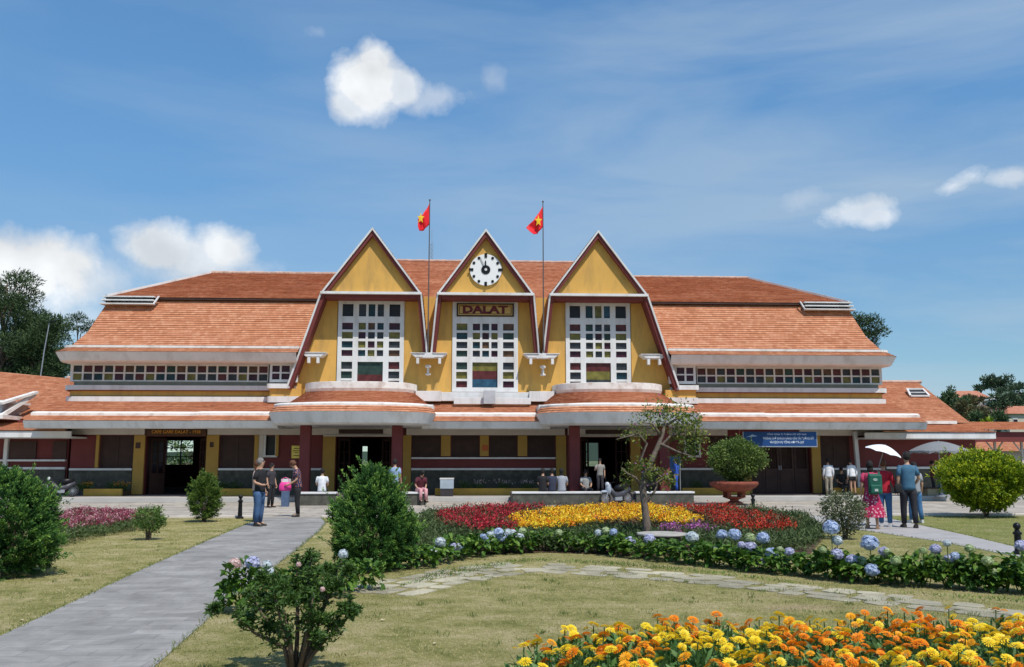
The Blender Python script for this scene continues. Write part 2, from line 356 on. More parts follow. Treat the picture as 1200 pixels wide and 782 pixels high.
def slab_mat(name, base, tilex, tiley, mort, var=.12, msize=.012):
    m = bpy.data.materials.new(name); m.use_nodes = True; t = m.node_tree; b = t.nodes['Principled BSDF']; L = t.links.new
    b.inputs['Roughness'].default_value = .8; b.inputs['Specular IOR Level'].default_value = .3
    g = N(t, 'ShaderNodeNewGeometry'); br = N(t, 'ShaderNodeTexBrick'); L(g.outputs['Position'], br.inputs['Vector'])
    br.inputs['Scale'].default_value = 1; br.inputs['Brick Width'].default_value = tilex; br.inputs['Row Height'].default_value = tiley; br.inputs['Mortar Size'].default_value = msize
    br.inputs['Color1'].default_value = tuple(c*(1-var) for c in base)+(1,); br.inputs['Color2'].default_value = tuple(c*(1+var) for c in base)+(1,); br.inputs['Mortar'].default_value = mort+(1,)
    n = N(t, 'ShaderNodeTexNoise'); n.inputs['Scale'].default_value = 1.3; n.inputs['Detail'].default_value = 9; n.inputs['Roughness'].default_value = .7; n.inputs['Distortion'].default_value = .6; L(g.outputs['Position'], n.inputs['Vector'])
    mr = N(t, 'ShaderNodeMapRange'); mr.inputs[1].default_value = .3; mr.inputs[2].default_value = .72; mr.inputs[3].default_value = .64; mr.inputs[4].default_value = 1.3; L(n.outputs[0], mr.inputs[0])
    mx = N(t, 'ShaderNodeMix', data_type='RGBA', blend_type='MULTIPLY'); mx.inputs[0].default_value = 1; L(br.outputs[0], mx.inputs[6]); L(mr.outputs[0], mx.inputs[7])
    L(mx.outputs[2], b.inputs['Base Color'])
    n2 = N(t, 'ShaderNodeTexNoise'); n2.inputs['Scale'].default_value = 30; n2.inputs['Detail'].default_value = 5; L(g.outputs['Position'], n2.inputs['Vector'])
    bp = N(t, 'ShaderNodeBump'); bp.inputs['Strength'].default_value = .35; bp.inputs['Distance'].default_value = .02
    L(math_(t, 'SUBTRACT', n2.outputs[0], br.outputs[1]), bp.inputs['Height']); L(bp.outputs[0], b.inputs['Normal'])
    return m
ROADM = slab_mat('stone_paving', (.39, .345, .29), 1.2, .6, (.19, .165, .14), .14)
PATHM = slab_mat('slate_paving', (.275, .262, .245), .62, .24, (.215, .205, .2), .10, .008)
def sheet(name, polys, z, m, res=None):
    mb = MB()
    for p in polys:
        a = sum(p[i][0]*p[(i+1) % len(p)][1]-p[(i+1) % len(p)][0]*p[i][1] for i in range(len(p)))
        if a < 0: p = p[::-1]
        mb.add([(x, y, z) for x, y in p], [list(range(len(p)))])
    return tag(mb.build(name, m), kind='structure')
PATHL = [(-5.02, -33.8), (-5.24, -30.3), (-5.79, -24.7), (-6.24, -19.2), (-6.72, -12.5), (-5.0, -12.5), (-4.55, -14.5), (-4.28, -17), (-3.93, -22.2), (-3.57, -28.6), (-3.3, -31.7), (-3.1, -33.8)]
PATHR = [(7.9, -12.5), (8.6, -16.5), (8.85, -19), (9.05, -21), (8.9, -23.8), (8.5, -27), (9.5, -27), (9.85, -22.5), (10.49, -19.3), (10.96, -16.4), (11.6, -12.5)]
sheet('ground', [[(-900, -900), (900, -900), (900, 1200), (-900, 1200)]], -.02, mat('far_ground', (.10, .12, .05), .95, .3, .05))
sheet('lawn', [[(-45, -60), (45, -60), (45, -12.5), (-45, -12.5)]], 0, LAWN)
sheet('road', [[(-60, -12.5), (60, -12.5), (60, 14), (-60, 14)]], .004, ROADM)
sheet('path', [PATHL[:1]+PATHL[1:]], .006, PATHM)
sheet('path', [PATHR], .006, mat('concrete_path', (.36, .34, .33), .85, .12, 2.5, .2, 30, dirt=(.22, .2, .18), dscale=1.2, damt=.5))
kb = MB()
for x0, x1 in ((-40, -6.74), (-4.98, 7.88), (11.62, 40)): kb.box(x0, x1, -12.62, -12.45, 0, .07)
tag(kb.build('kerb', BEI, bevel=.01), kind='structure')

# terrace in front of the station
tb = MB(); tb.box(-19.5, 24, -2.95, .3, 0, .185); tag(tb.build('terrace', mat('terrace_stone', (.34, .31, .28), .8, .15, 2., .15, 20)), kind='structure')
tb = MB(); tb.box(-19.5, -7.95, -3.05, -2.72, 0, .2); tb.box(-2.9, .95, -3.05, -2.72, 0, .2); tb.box(8.3, 24, -3.05, -2.72, 0, .2); tag(tb.build('kerb', mat('kerb_stone', (.45, .43, .40), .85, .1, 3., .2, 30, dirt=(.3, .27, .24), dscale=1.5, damt=.5), bevel=.015), kind='structure')

# ------------------------------------------------------------------ station building
ST = thing('station_building', 'long yellow and maroon railway station with three pointed gables, a clock and clay tile roofs', 'train station')
def openwall(mb, x0, x1, z0, z1, holes, y0, y1, mi=0):
    xs = sorted({x0, x1, *[h[0] for h in holes], *[h[1] for h in holes]})
    for a, b in zip(xs, xs[1:]):
        hs = sorted([h for h in holes if h[0] <= a+1e-6 and h[1] >= b-1e-6], key=lambda h: h[2]); z = z0
        for h in hs:
            if h[2] > z: mb.box(a, b, y0, y1, z, h[2], mi)
            z = h[3]
        if z < z1: mb.box(a, b, y0, y1, z, z1, mi)
FL = .19
doorsL = (-6.43, -4.05, FL, 2.64); doorsR = (4.19, 6.37, FL, 2.64); cafe = (-14.50, -11.95, FL, 2.66); doorB = (11.76, 14.44, FL, 2.6)
shut = [(-16.42, -15.0, 1.3, 2.70), (-11.38, -9.93, 1.3, 2.70), (-3.17, -1.92, 1.79, 2.72), (-1.45, -.23, 1.79, 2.72), (.21, 1.42, 1.79, 2.72), (1.87, 3.09, 1.79, 2.72), (9.85, 11.35, 1.3, 2.70), (14.88, 16.22, 1.3, 2.70)]
smalls = [(-9.42, -9.02, 1.86, 2.68), (8.86, 9.42, 1.86, 2.66)]
wb = MB(); openwall(wb, -17.64, 17.8, 0.0, 3.4, [doorsL, doorsR, cafe, doorB]+shut+smalls, 0, .28)
wb.box(-17.64, -17.36, .28, 11.4, 0, 3.4); wb.box(17.52, 17.8, .28, 11.4, 0, 3.4)
openwall(wb, -17.64, 17.8, 0.0, 3.4, [(-17.3, -15.75, 1.35, 2.75), (5.9, 6.6, 1.3, 2.6), (-6.6, -6.3, 1.3, 2.4)], 11.12, 11.4)
wb.build('wall', MAR, ST)
ib = MB(); ib.box(-17.3, 17.5, .3, 11.1, 3.02, 3.1); ib.box(-17.3, 17.5, .32, 11.1, .19, .21)
for x in (-11.2, -7.4, -2.9, 3.4, 8.4, 11.4): ib.box(x, x+.12, .3, 11.1, .22, 3.0)
ib.build('interior', DRK, ST)
# window with mullions in the far cafe wall
cb = MB()
for x in (-17.34, -16.5, -15.8): cb.box(x, x+.06, 11.05, 11.11, 1.35, 2.75)
for z in (1.35, 1.8, 2.28, 2.70): cb.box(-17.3, -15.8, 11.06, 11.1, z, z+.05)
cb.build('rear_window_bars', BRN, ST)
# yellow piers
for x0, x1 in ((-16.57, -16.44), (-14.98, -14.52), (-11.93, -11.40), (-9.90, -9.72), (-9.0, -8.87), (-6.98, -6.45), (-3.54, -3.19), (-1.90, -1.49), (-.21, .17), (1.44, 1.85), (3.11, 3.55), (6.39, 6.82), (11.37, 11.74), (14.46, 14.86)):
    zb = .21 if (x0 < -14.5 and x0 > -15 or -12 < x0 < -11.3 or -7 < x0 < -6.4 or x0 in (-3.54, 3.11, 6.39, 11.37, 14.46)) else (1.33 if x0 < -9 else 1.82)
    MB().box(x0, x1, -.11, -.002, zb, 2.72).build('pillar', YEL_SHADE, ST, bevel=.01)
# beige lintel, sills, dado
for x0, x1 in ((-17.6, -14.55), (-11.9, -7.0), (-3.4, 3.5), (7.0, 10.7), (13.95, 17.7)):
    MB().box(x0, x1, -.14, -.003, 2.73, 3.02).build('lintel', BEI, ST)
for c in (-5.35, 5.35):
    b = MB(); b.box(c-1.72, c+1.72, -.2, -.003, 2.73, 3.02)
    b.box(c-1.6, c+1.6, -.26, -.2, 2.66, 2.725); b.build('door_lintel', BEI, ST, bevel=.008)
    MB().box(c-.95, c+.95, -.23, -.202, 2.78, 2.97).build('transom_grille', BRN, ST)
for x0, x1 in ((-17.6, -15.0), (-11.38, -6.99), (7.3, 11.35), (14.88, 17.7), (-3.17, 3.09)): MB().box(x0, x1, -.17, -.003, 1.22, 1.31).build('sill', WHT, ST, bevel=.008)
MB().box(-3.17, 3.09, -.17, -.003, 1.70, 1.775).build('sill', WHT, ST, bevel=.008)
for x0, x1 in ((-17.62, -15.0), (-11.38, -6.99), (-3.18, 3.1), (6.83, 11.35), (14.88, 17.78)): MB().box(x0, x1, -.1, -.002, .19, 1.217).build('stone_dado', STN, ST)
for x0, x1 in ((-16.55, -15.0), (-11.3, -9.6), (-2.1, 2.8), (8.4, 11.3), (14.95, 16.3)):
    pw = MB().box(x0, x1, -1.12, -.97, .187, .48).build('planter_wall', YLD, ST, bevel=.01)
    MB().box(x0, x1, -.969, -.12, .187, .40).build('soil', SOIL, pw)
# louvred shutters
def shutter(x0, x1, z0, z1):
    b = MB(); w = .06
    b.box(x0, x0+w, .05, .12, z0, z1); b.box(x1-w, x1, .05, .12, z0, z1); b.box(x0+w, x1-w, .05, .12, z0, z0+w); b.box(x0+w, x1-w, .05, .12, z1-w, z1)
    mx = (x0+x1)/2; b.box(mx-.03, mx+.03, .052, .118, z0+w, z1-w)
    n = int((z1-z0-2*w)/.06)
    for s0, s1 in ((x0+w, mx-.03), (mx+.03, x1-w)):
        for k in range(n):
            z = z0+w+.06*(k+.5); b.bar((s0, .085, z), (s1, .085, z), .012, .05)
    b.box(x0, x1, .16, .18, z0, z1)
    return b.build('shutter', BRN, ST)
for s in shut: shutter(*s)
for x0, x1, z0, z1 in smalls:
    f = MB(); w = .09
    for a in ((x0-w, x0, z0-w, z1+.04), (x1, x1+w, z0-w, z1+.04), (x0, x1, z0-w, z0)): f.box(a[0], a[1], -.09, 0.1, a[2], a[3])
    f = f.build('window', WHT, ST, bevel=.006)
    MB().box(x0, x1, .12, .15, z0, z1).build('pane', GLS['dark'], f)
MB().box(-9.72, -9.52, -.08, -.003, 1.32, 2.72).build('mullion', BEI, ST)
# doors
def door(x0, x1, z0, z1, y=.2, leaves=2, grille=True):
    d = MB(); w = (x1-x0)/leaves
    for i in range(leaves):
        a = x0+w*i+.01; b = x0+w*(i+1)-.01
        d.box(a, a+.1, y, y+.06, z0, z1); d.box(b-.1, b, y, y+.06, z0, z1)
        for za, zb in ((z0, z0+.2), (z0+.95, z0+1.07), (z1-.12, z1)): d.box(a+.1, b-.1, y, y+.06, za, zb)
        d.box(a+.1, b-.1, y+.02, y+.04, z0+.2, z0+.95)
        if not grille: d.box(a+.1, b-.1, y+.02, y+.04, z0+1.07, z1-.12)
    o = d.build('door', BRN, ST)
    if grille:
        g = MB()
        for i in range(leaves):
            a = x0+w*i+.11; b = x0+w*(i+1)-.11
            for k in range(1, 6): xx = a+(b-a)*k/6; g.box(xx-.01, xx+.01, y+.022, y+.042, z0+1.07, z1-.12)
            for k in range(1, 10): zz = z0+1.07+(z1-z0-1.19)*k/10; g.box(a, b, y+.024, y+.04, zz-.01, zz+.01)
        g.build('grille', BRN, o)
    h = MB(); mx = (x0+x1)/2
    h.box(mx-.06, mx-.03, y-.04, y-.001, z0+1., z0+1.2); h.box(mx+.03, mx+.06, y-.04, y-.001, z0+1., z0+1.2); h.build('door_handle', GRM, o)
    return o
door(11.78, 14.42, FL+.02, 2.58, grille=True, leaves=4)
MB().box(11.8, 14.4, .5, .52, FL+.03, 2.58).build('door_backing', BRN, ST)
# half-open leaves at the two portal doors and the cafe
for xh, sgn, x2 in ((-6.38, 1, 0), (-4.1, -1, 0), (4.24, 1, 0), (6.32, -1, 0), (-14.4, 1, 0), (-12.05, -1, 0)):
    d = MB(); w = .78
    P = lambda t: (xh+sgn*w*t*.55, .3+w*t*.83)
    for t0, t1, za, zb in ((0, .12, FL+.02, 2.6), (.88, 1, FL+.02, 2.6), (.12, .88, FL+.02, FL+.9), (.12, .88, 2.48, 2.6), (.12, .88, 1.5, 1.56), (.12, .88, 2.0, 2.04), (.47, .53, 1.1, 2.48)):
        a, b = P(t0), P(t1); d.bar((a[0], a[1], (za+zb)/2), (b[0], b[1], (za+zb)/2), .05, zb-za)
    d.build('door_leaf', BRN, ST)
# upper wall behind the gables, tall windows
ub = MB(); Z0, Z1 = 3.9, 8.85
ub.prism([(-8.62, Z0), (-6.52, Z0), (-6.52, Z1), (-7.05, Z1)][::1], 0, .3)
ub.prism([(6.52, Z0), (8.62, Z0), (7.05, Z1), (6.52, Z1)], 0, .3)
for a, b in ((-3.58, -1.45), (1.45, 3.58)): ub.box(a, b, 0, .3, Z0, Z1)
for a, b, z in ((-6.52, -3.58, 4.6), (-1.45, 1.45, 4.6), (3.58, 6.52, 4.6)):
    ub.box(a, b, 0, .3, Z0, z); ub.box(a, b, 0, .3, 8.70, Z1)
ub.build('upper_wall', YEL, ST)
def tall_window(c, left, sidecols, midcols, big, sidelow, sign=False):
    # pane rectangles in metres from the frame's left edge / top edge
    k = .00866; fr = MB(); x0 = c-1.45; zt = 8.69; zb = 4.62 if True else 0
    cols = [(.17, .65), (1.12, 1.99), (2.24, 2.70)]
    sub3 = [(.90, 1.22), (1.32, 1.62), (1.72, 2.0)]
    cols = [(.18, .66), (.89, 2.0), (2.24, 2.72)]
    rowA = (.20, .76); rowsB = [(1.04, 1.35), (1.45, 1.75), (1.86, 2.15), (2.25, 2.52)]
    rowsC = [(2.77, 3.09), (3.19, 3.50), (3.60, 3.88)]; big_r = (2.77, 3.88)
    holes = []; panes = []
    def H(xa, xb, ra, col): holes.append((x0+xa, x0+xb, zt-ra[1], zt-ra[0])); panes.append((x0+xa, x0+xb, zt-ra[1], zt-ra[0], col))
    if not sign:
        H(*cols[0], rowA, 'dark'); H(*cols[2], rowA, 'dark')
        for s_, cc in zip(sub3, sidelow[6:]): H(*s_, rowA, cc)
    for i, r in enumerate(rowsB):
        H(*cols[0], r, sidecols[i]); H(*cols[2], r, sidecols[4+i])
        for j, s_ in enumerate(sub3): H(*s_, r, midcols[i*3+j])
    for i, r in enumerate(rowsC):
        H(*cols[0], r, sidelow[i]); H(*cols[2], r, sidelow[3+i])
    holes.append((x0+cols[1][0], x0+cols[1][1], zt-big_r[1], zt-big_r[0]))
    n = len(big); h = (big_r[1]-big_r[0])/n
    for i, cc in enumerate(big): panes.append((x0+cols[1][0], x0+cols[1][1], zt-big_r[0]-h*(i+1), zt-big_r[0]-h*i, cc))
    # frame: solid outer, thinner bars between small lights
    openwall(fr, x0, c+1.45, zb, zt, holes, -.07, .12)
    f = fr.build('tall_window', WHT, ST)
    p = MB()
    for q in panes: p.box(q[0], q[1], .02, .05, q[2], q[3], GK.index(q[4]))
    p.build('pane', [GLS[g] for g in GK], f)
    return f
tall_window(-5.03, 0, ['plum', 'olive', 'teal', 'plum', 'plum', 'olive', 'slate', 'brown'], ['olive', 'brown', 'teal', 'plum', 'slate', 'slate', 'olive', 'plum', 'olive', 'teal', 'olive', 'slate'], ['green', 'red'], ['slate', 'green', 'plum', 'red', 'slate', 'plum', 'slate', 'teal', 'slate'])
tall_window(0, 0, ['olive', 'teal', 'slate', 'green', 'brown', 'green', 'slate', 'brown'], ['plum', 'slate', 'plum', 'olive', 'plum', 'olive', 'teal', 'brown', 'slate', 'slate', 'teal', 'plum'], ['olive', 'red', 'blue'], ['green', 'olive', 'red', 'slate', 'olive', 'plum'], sign=True)
tall_window(5.03, 0, ['red', 'olive', 'slate', 'plum', 'red', 'olive', 'slate', 'plum'], ['green', 'slate', 'slate', 'teal', 'plum', 'green', 'slate', 'olive', 'plum', 'olive', 'slate', 'olive'], ['red', 'olive', 'slate'], ['red', 'slate', 'plum', 'slate', 'teal', 'slate', 'teal', 'olive', 'blue'])
# name board
nb = MB(); nb.box(-1.27, 1.27, -.12, -.072, 7.96, 8.55)
nbo = nb.build('name_board', mat('board_brown', (.035, .015, .012), .6), ST)
g = MB()
for a in ((-1.2, 1.2, 8.45, 8.49), (-1.2, 1.2, 8.02, 8.06), (-1.2, -1.16, 8.06, 8.45), (1.16, 1.2, 8.06, 8.45)): g.box(a[0], a[1], -.14, -.121, a[2], a[3])
g.box(-1.13, 1.13, -.132, -.121, 8.09, 8.42)
g.build('board_field', mat('gold_paint', (.50, .33, .10), .6), nbo)
text('DALAT', .46, 'lettering', mat('sign_maroon', (.12, .015, .02), .6), nbo, (0, -.143, 8.255), ext=.012, width=2.0, bold=.022)
# stretch letters taller a little by bold outline
# gables
def offs(poly, d):
    out = []; n = len(poly)
    for i in range(n):
        p = Vector(poly[i]); 
        a = (Vector(poly[i])-Vector(poly[i-1])).normalized() if i > 0 else None
        b = (Vector(poly[i+1])-Vector(poly[i])).normalized() if i < n-1 else None
        if a is None: nrm = Vector((b.y, -b.x)); out.append(tuple(p+nrm*d)); continue
        if b is None: nrm = Vector((a.y, -a.x)); out.append(tuple(p+nrm*d)); continue
        na = Vector((a.y, -a.x)); nb_ = Vector((b.y, -b.x)); m = (na+nb_).normalized(); out.append(tuple(p+m*(d/max(.3, m.dot(na)))))
    return out
def lean(z, x=9.): return max(0., (8.79-z)*(.20 if abs(x) < 4 else .06))        # the legs lean back towards the wall as they go down
def ring(mb, A, B, y0, y1, mi=0, back=False):
    for i in range(len(A)-1):
        q = [A[i], A[i+1], B[i+1], B[i]]; a = sum(q[k][0]*q[(k+1) % 4][1]-q[(k+1) % 4][0]*q[k][1] for k in range(4))
        if a < 0: q = q[::-1]
        vs = [(x, y0+lean(z, x), z) for x, z in q]+[(x, y1+(lean(z, x) if back else 0), z) for x, z in q]
        mb.add(vs, [(0, 1, 2, 3), (7, 6, 5, 4)]+[((k+1) % 4, k, k+4, (k+1) % 4+4) for k in range(4)], mi)
def gable(outl, backs):
    # outl: foot, shoulder, apex, shoulder, foot (clockwise from the left foot)
    A = outl; B = offs(A, .072); C = offs(A, .215)
    t = MB(); ring(t, A, B, -.98, -.84, 0, True); 
    (xl, zl), (xr, zr) = A[1], A[3]; ax, azz = A[2]
    t.box(xl+.02, xr-.02, -1.02, -.5, zl-.02, zl+.085)
    g0 = t.build('gable_trim', WHT, ST)
    t = MB(); ring(t, B, C, -.90, -.003); t.box(C[1][0]+.01, C[3][0]-.01, -.86, -.003, zl-.17, zl-.03); t.build('gable_border', MAR, ST)
    t = MB(); t.prism([(C[1][0]-.05, zl+.07), (C[3][0]+.05, zl+.07), C[2]], -.66, .3); t.build('gable_wall', YEL, ST)
    # roof skins behind the front
    rt = MB()
    for i, (p, q, yb) in enumerate(zip(A, A[1:], backs)):
        P0, P1 = (p, q) if q[1] > p[1] else (q, p)     # P0 low, P1 high
        top = sub([(P1[0], -.84+lean(P1[1], P1[0]), P1[1]), (P1[0], yb, P1[1])], 6); bot = sub([(P0[0], -.84+lean(P0[1], P0[0]), P0[1]), (P0[0], yb, P0[1])], 6)
        rt.tiles(top, bot, .15, .028)
        ring(rt, [p, q], [B[i], B[i+1]], -.84, yb)
    rt.build('gable_roof', TILE, ST)
gable([(-8.53, 4.70), (-7.16, 8.79), (-4.97, 11.75), (-2.77, 8.79), (-2.50, 6.18)], [1.6, 5.7, 5.7, .28])
gable([(-2.40, 6.18), (-2.14, 8.79), (0, 11.75), (2.14, 8.79), (2.40, 6.18)], [.28, 5.7, 5.7, .28])
gable([(2.50, 6.18), (2.77, 8.79), (4.97, 11.75), (7.16, 8.79), (8.53, 4.70)], [.28, 5.7, 5.7, 1.6])
# clock
ck = MB(); pr = [(math.cos(t)*.70, 9.94+math.sin(t)*.70) for t in [2*math.pi*i/40 for i in range(40)]]
ck.prism(pr, -.76, -.662); cko = ck.build('clock', mat('clock_white', (.78, .77, .76), .5, .02), ST)
for k in range(12):
    ck = MB()
    a = math.pi/6*k; x, z = math.sin(a)*.60, 9.94+math.cos(a)*.60
    if k % 3 == 0:
        dx, dz = (.055, .1) if k % 6 == 0 else (.1, .055); x, z = math.sin(a)*.645, 9.94+math.cos(a)*.645
        ck.box(x-dx, x+dx, -.79, -.761, z-dz, z+dz)
    else: ck.prism([(x+.062*math.cos(t), z+.062*math.sin(t)) for t in [2*math.pi*i/14 for i in range(14)]], -.785, -.761)
    ck.build('hour_mark', BLK, cko)
ck = MB(); ck.prism([(.2*math.cos(t), 9.94+.2*math.sin(t)) for t in [2*math.pi*i/24 for i in range(24)]], -.785, -.761)
ck.build('dial_centre', BLK, cko)
for ang, ln, w in ((-24, .56, .035), (-2, .4, .05)):
    a = R(ang); h = MB(); h.bar((0, -.80, 9.94), (math.sin(a)*ln, -.80, 9.94+math.cos(a)*ln), w, .012); h.build('clock_hand', BLK, cko)
MB().prism([(.06*math.cos(t), 9.94+.06*math.sin(t)) for t in [2*math.pi*i/12 for i in range(12)]], -.82, -.786).build('clock_hub', WHT, cko)
# brackets
def bracket(c, w, mid=False):
    b = MB()
    b.prism([(c-w/2, 6.24), (c-w/2+.2, 6.08), (c+w/2-.2, 6.08), (c+w/2, 6.24)], -.62, -.003)
    b.box(c-w/2-.02, c+w/2+.02, -.66, -.003, 6.24, 6.27)
    if mid: b.prism([(c-.25, 6.02), (c+.25, 6.02), (c+.13, 6.22), (c-.13, 6.22)][::-1], -.95, -.66)
    d = w/2-.33 if not mid else w/2-.30
    for s in (-1, 1): b.box(c+s*d-.06, c+s*d+.06, -.60, -.42, 5.80, 6.078)
    b.build('bracket', WHT, ST, bevel=.008)
bracket(-7.42, 1.05); bracket(7.42, 1.15); bracket(-2.46, 1.55, True); bracket(2.46, 1.55, True)
# side wings: yellow band, ledges, clerestory
for s in (-1, 1):
    def rb(x0, x1, y0, z0, z1, m, name, r=.55):      # band with a rounded outer front corner
        a, b_ = sorted((x0, x1)); pts = [(a, 3), (a, y0), (b_, y0), (b_, 3)]
        xo = s*max(abs(x0), abs(x1)); arc = [(xo-s*r+s*r*math.cos(t), y0+r-r*math.sin(t)) for t in [math.pi/2*i/7 for i in range(8)]]
        xi = s*min(abs(x0), abs(x1)); poly = [(xi, 3), (xo, 3)]+arc+[(xi, y0)]
        return MB().slab(poly, z0, z1).build(name, m, ST)
    rb(s*8.2, s*18.12, -.16, 4.10, 4.36, WHT, 'ledge'); rb(s*8.2, s*18.02, -.04, 4.36, 4.64, YEL, 'band'); rb(s*8.2, s*18.16, -.2, 4.64, 4.84, WHT, 'ledge')
    rb(s*8.2, s*17.9, .02, 4.84, 5.02, mat('grey_base', (.22, .21, .16), .85), 'clerestory_base'); rb(s*8.2, s*18.10, -.14, 4.61, 4.645, MAR, 'ledge_line'); rb(s*8.2, s*18.06, -.10, 4.355, 4.385, MAR, 'ledge_line')
    rb(s*7.9, s*9.35, -.60, 4.10, 4.36, WHT, 'ledge', .15); rb(s*7.9, s*9.28, -.52, 4.36, 4.70, YEL, 'band', .15); rb(s*8.38, s*9.38, -.66, 4.70, 4.90, WHT, 'ledge', .15)
    # clerestory window band
    holes = []; n = 19; x0, x1 = 9.45, 17.82; p = (x1-x0)/n
    cols = ['red', 'brown', 'slate', 'plum', 'green', 'slate', 'red', 'slate', 'brown', 'green', 'red', 'plum', 'slate', 'brown', 'red', 'slate', 'plum', 'red', 'slate']
    low = ['slate', 'plum', 'olive', 'slate', 'red', 'slate', 'slate', 'olive', 'plum', 'teal', 'teal', 'olive', 'red', 'slate', 'plum', 'olive', 'teal', 'slate', 'olive']
    fr = MB(); pn = MB()
    hl = []
    for i in range(n):
        a = x0+p*i+.035; b_ = x0+p*(i+1)-.035; xa, xb = sorted((s*a, s*b_))
        for (z0, z1, cc) in ((5.42, 5.71, cols[i]), (5.08, 5.36, low[i])):
            hl.append((xa, xb, z0, z1)); pn.box(xa, xb, .1, .13, z0, z1, GK.index(cc))
    openwall(fr, *sorted((s*x0, s*x1)), 5.02, 5.82, hl, .04, .16)
    fr.box(*sorted((s*17.82, s*17.9)), .04, 11.3, 5.02, 5.82)
    fo = fr.build('clerestory_window', WHT, ST); pn.build('pane', [GLS[g_] for g_ in GK], fo)
    fr = MB(); pn = MB(); hl = []
    for (z0, z1, cc) in ((5.42, 5.70, 'plum'), (5.10, 5.36, 'plum')):
        for xa_, xb_ in ((8.45, 8.80), (8.88, 9.2)):
            xa, xb = sorted((s*xa_, s*xb_)); hl.append((xa, xb, z0, z1)); pn.box(xa, xb, -.32, -.3, z0, z1, GK.index(cc))
    openwall(fr, *sorted((s*8.1, s*9.3)), 4.98, 5.82, hl, -.38, -.28); fr.box(*sorted((s*9.2, s*9.3)), -.28, .04, 4.98, 5.82)
    fo = fr.build('clerestory_window', WHT, ST); pn.build('pane', [GLS[g_] for g_ in GK], fo)
    # upper eave: fascia with rounded corner and curved soffit
    prof = [(-1.02, 6.20), (-1.13, 6.19), (-.93, 5.84), (-.86, 5.80), (-.45, 5.78), (.35, 5.79)]
    e = MB(); xi, xo, r = 7.9, 18.35, .9
    path = [(8.06, 0, 0, -1)]+[(xo-r, 0, 0, -1)]+[(xo-r, 0, math.sin(t), -math.cos(t)) for t in [math.pi/2*i/8 for i in range(1, 8)]]+[(xo-r, 1, 1, 0)]
    rows = []
    for q in range(len(path)):
        px, _, nx, ny = path[q]; row = []
        for (py, pz) in prof:
            dd = -py-1.1+r      # distance from corner centre
            cyc = -1.1+r
            row.append((s*(px+nx*dd) if nx else s*px, cyc+ny*dd if ny or nx else 0, pz))
        rows.append(row)
    last = [(s*(xo-(py+1.1)), 11, pz) for py, pz in prof]; rows.append(last)
    m = len(prof)
    e.v = [p_ for r_ in rows for p_ in r_]
    for q in range(len(rows)-1):
        for k in range(m-1):
            f = [q*m+k, q*m+k+1, (q+1)*m+k+1, (q+1)*m+k]; e.f.append(f if s < 0 else f[::-1]); e.m.append(0)
    e.build('eave_fascia', WHT, ST)
    # tile lip + white gutter cap, following the eave
    def arcpath(yf, xo_, r_, z, n_=8):
        return [(s*8.0, yf, z), (s*12, yf, z), (s*(xo_-r_), yf, z)]+[(s*(xo_-r_+r_*math.sin(t)), yf+r_-r_*math.cos(t), z) for t in [math.pi/2*i/n_ for i in range(1, n_+1)]]+[(s*xo_, 11, z)]
    lp = MB(); lp.tiles(arcpath(-.80, 18.04, .65, 6.38), arcpath(-1.14, 18.38, .92, 6.19), .13, .03); lp.build('eave_tiles', TILE, ST)
    gb = MB(); A = arcpath(-.82, 18.06, .66, 6.43); B = arcpath(-.70, 17.94, .56, 6.46)
    for i in range(len(A)-1): gb.bar(Vector(A[i]).lerp(Vector(B[i]), .5), Vector(A[i+1]).lerp(Vector(B[i+1]), .5), .14, .10)
    gb.build('roof_curb', WHC, ST)
    # steep lower roof, front, end and back
    X0, Y0, ZA = 17.62, -.74, 6.42; X1, Y1, ZB = 16.98, 1.45, 8.62
    XM, YM, ZM = 17.30, .15, 7.2
    rf = MB()
    def pl(x, y, z, n_=14): return sub([(s*(7.14+(8.79-z)*.335 if z < 8.79 else 7.1), y, z), (s*x, y, z)], n_)
    rf.tiles(pl(X1, Y1, ZB+.25), pl(XM, YM, ZM)); rf.tiles(pl(XM, YM, ZM), pl(X0, Y0, ZA))
    YB = 11.4
    for (a, b_) in (((X1, Y1, ZB+.25), (XM, YM, ZM)), ((XM, YM, ZM), (X0, Y0, ZA))):
        rf.tiles(sub([(s*a[0], a[1], a[2]), (s*a[0], YB-a[1], a[2])], 6), sub([(s*b_[0], b_[1], b_[2]), (s*b_[0], YB-b_[1], b_[2])], 6))
        rf.tiles(sub([(s*6.3, YB-a[1], a[2]), (s*a[0], YB-a[1], a[2])], 6), sub([(s*6.3, YB-b_[1], b_[2]), (s*b_[0], YB-b_[1], b_[2])], 6))
    # upper hip
    hx, hy, hz = 17.0, 1.2, 8.93; rx, rz_ = 13.75, 11.0
    rf.tiles(sub([(s*5.5, 5.7, rz_), (s*rx, 5.7, rz_)], 12), sub([(s*5.5, hy, hz), (s*hx, hy, hz)], 12), .13)
    rf.tiles(sub([(s*5.5, 5.7, rz_), (s*rx, 5.7, rz_)], 12), sub([(s*5.5, YB-hy, hz), (s*hx, YB-hy, hz)], 12), .13)
    rf.tiles([(s*rx, 5.6, rz_), (s*rx, 5.8, rz_)], [(s*hx, hy, hz), (s*hx, YB-hy, hz)], .13)
    rf.build('roof', TILE, ST)
    t = MB(); t.box(*sorted((s*5.5, s*14.7)), hy+.02, hy+.3, hz-.09, hz-.01); t.build('roof_step', BRN, ST)
    t = MB()
    t.bar((s*rx, 5.68, rz_+.03), (s*17.05, hy+.0, hz+.06), .14, .1)
    t.build('hip_trim', WHT, ST)
    t = MB()
    for k in range(36):
        xa = 6+(rx-6)*k/36; t.tube([(s*xa, 5.7, rz_+.02+rnd.uniform(-.01, .01)), (s*(xa+(rx-6)/36*1.04), 5.7, rz_+.03+rnd.uniform(-.01, .01))], .085, 7)
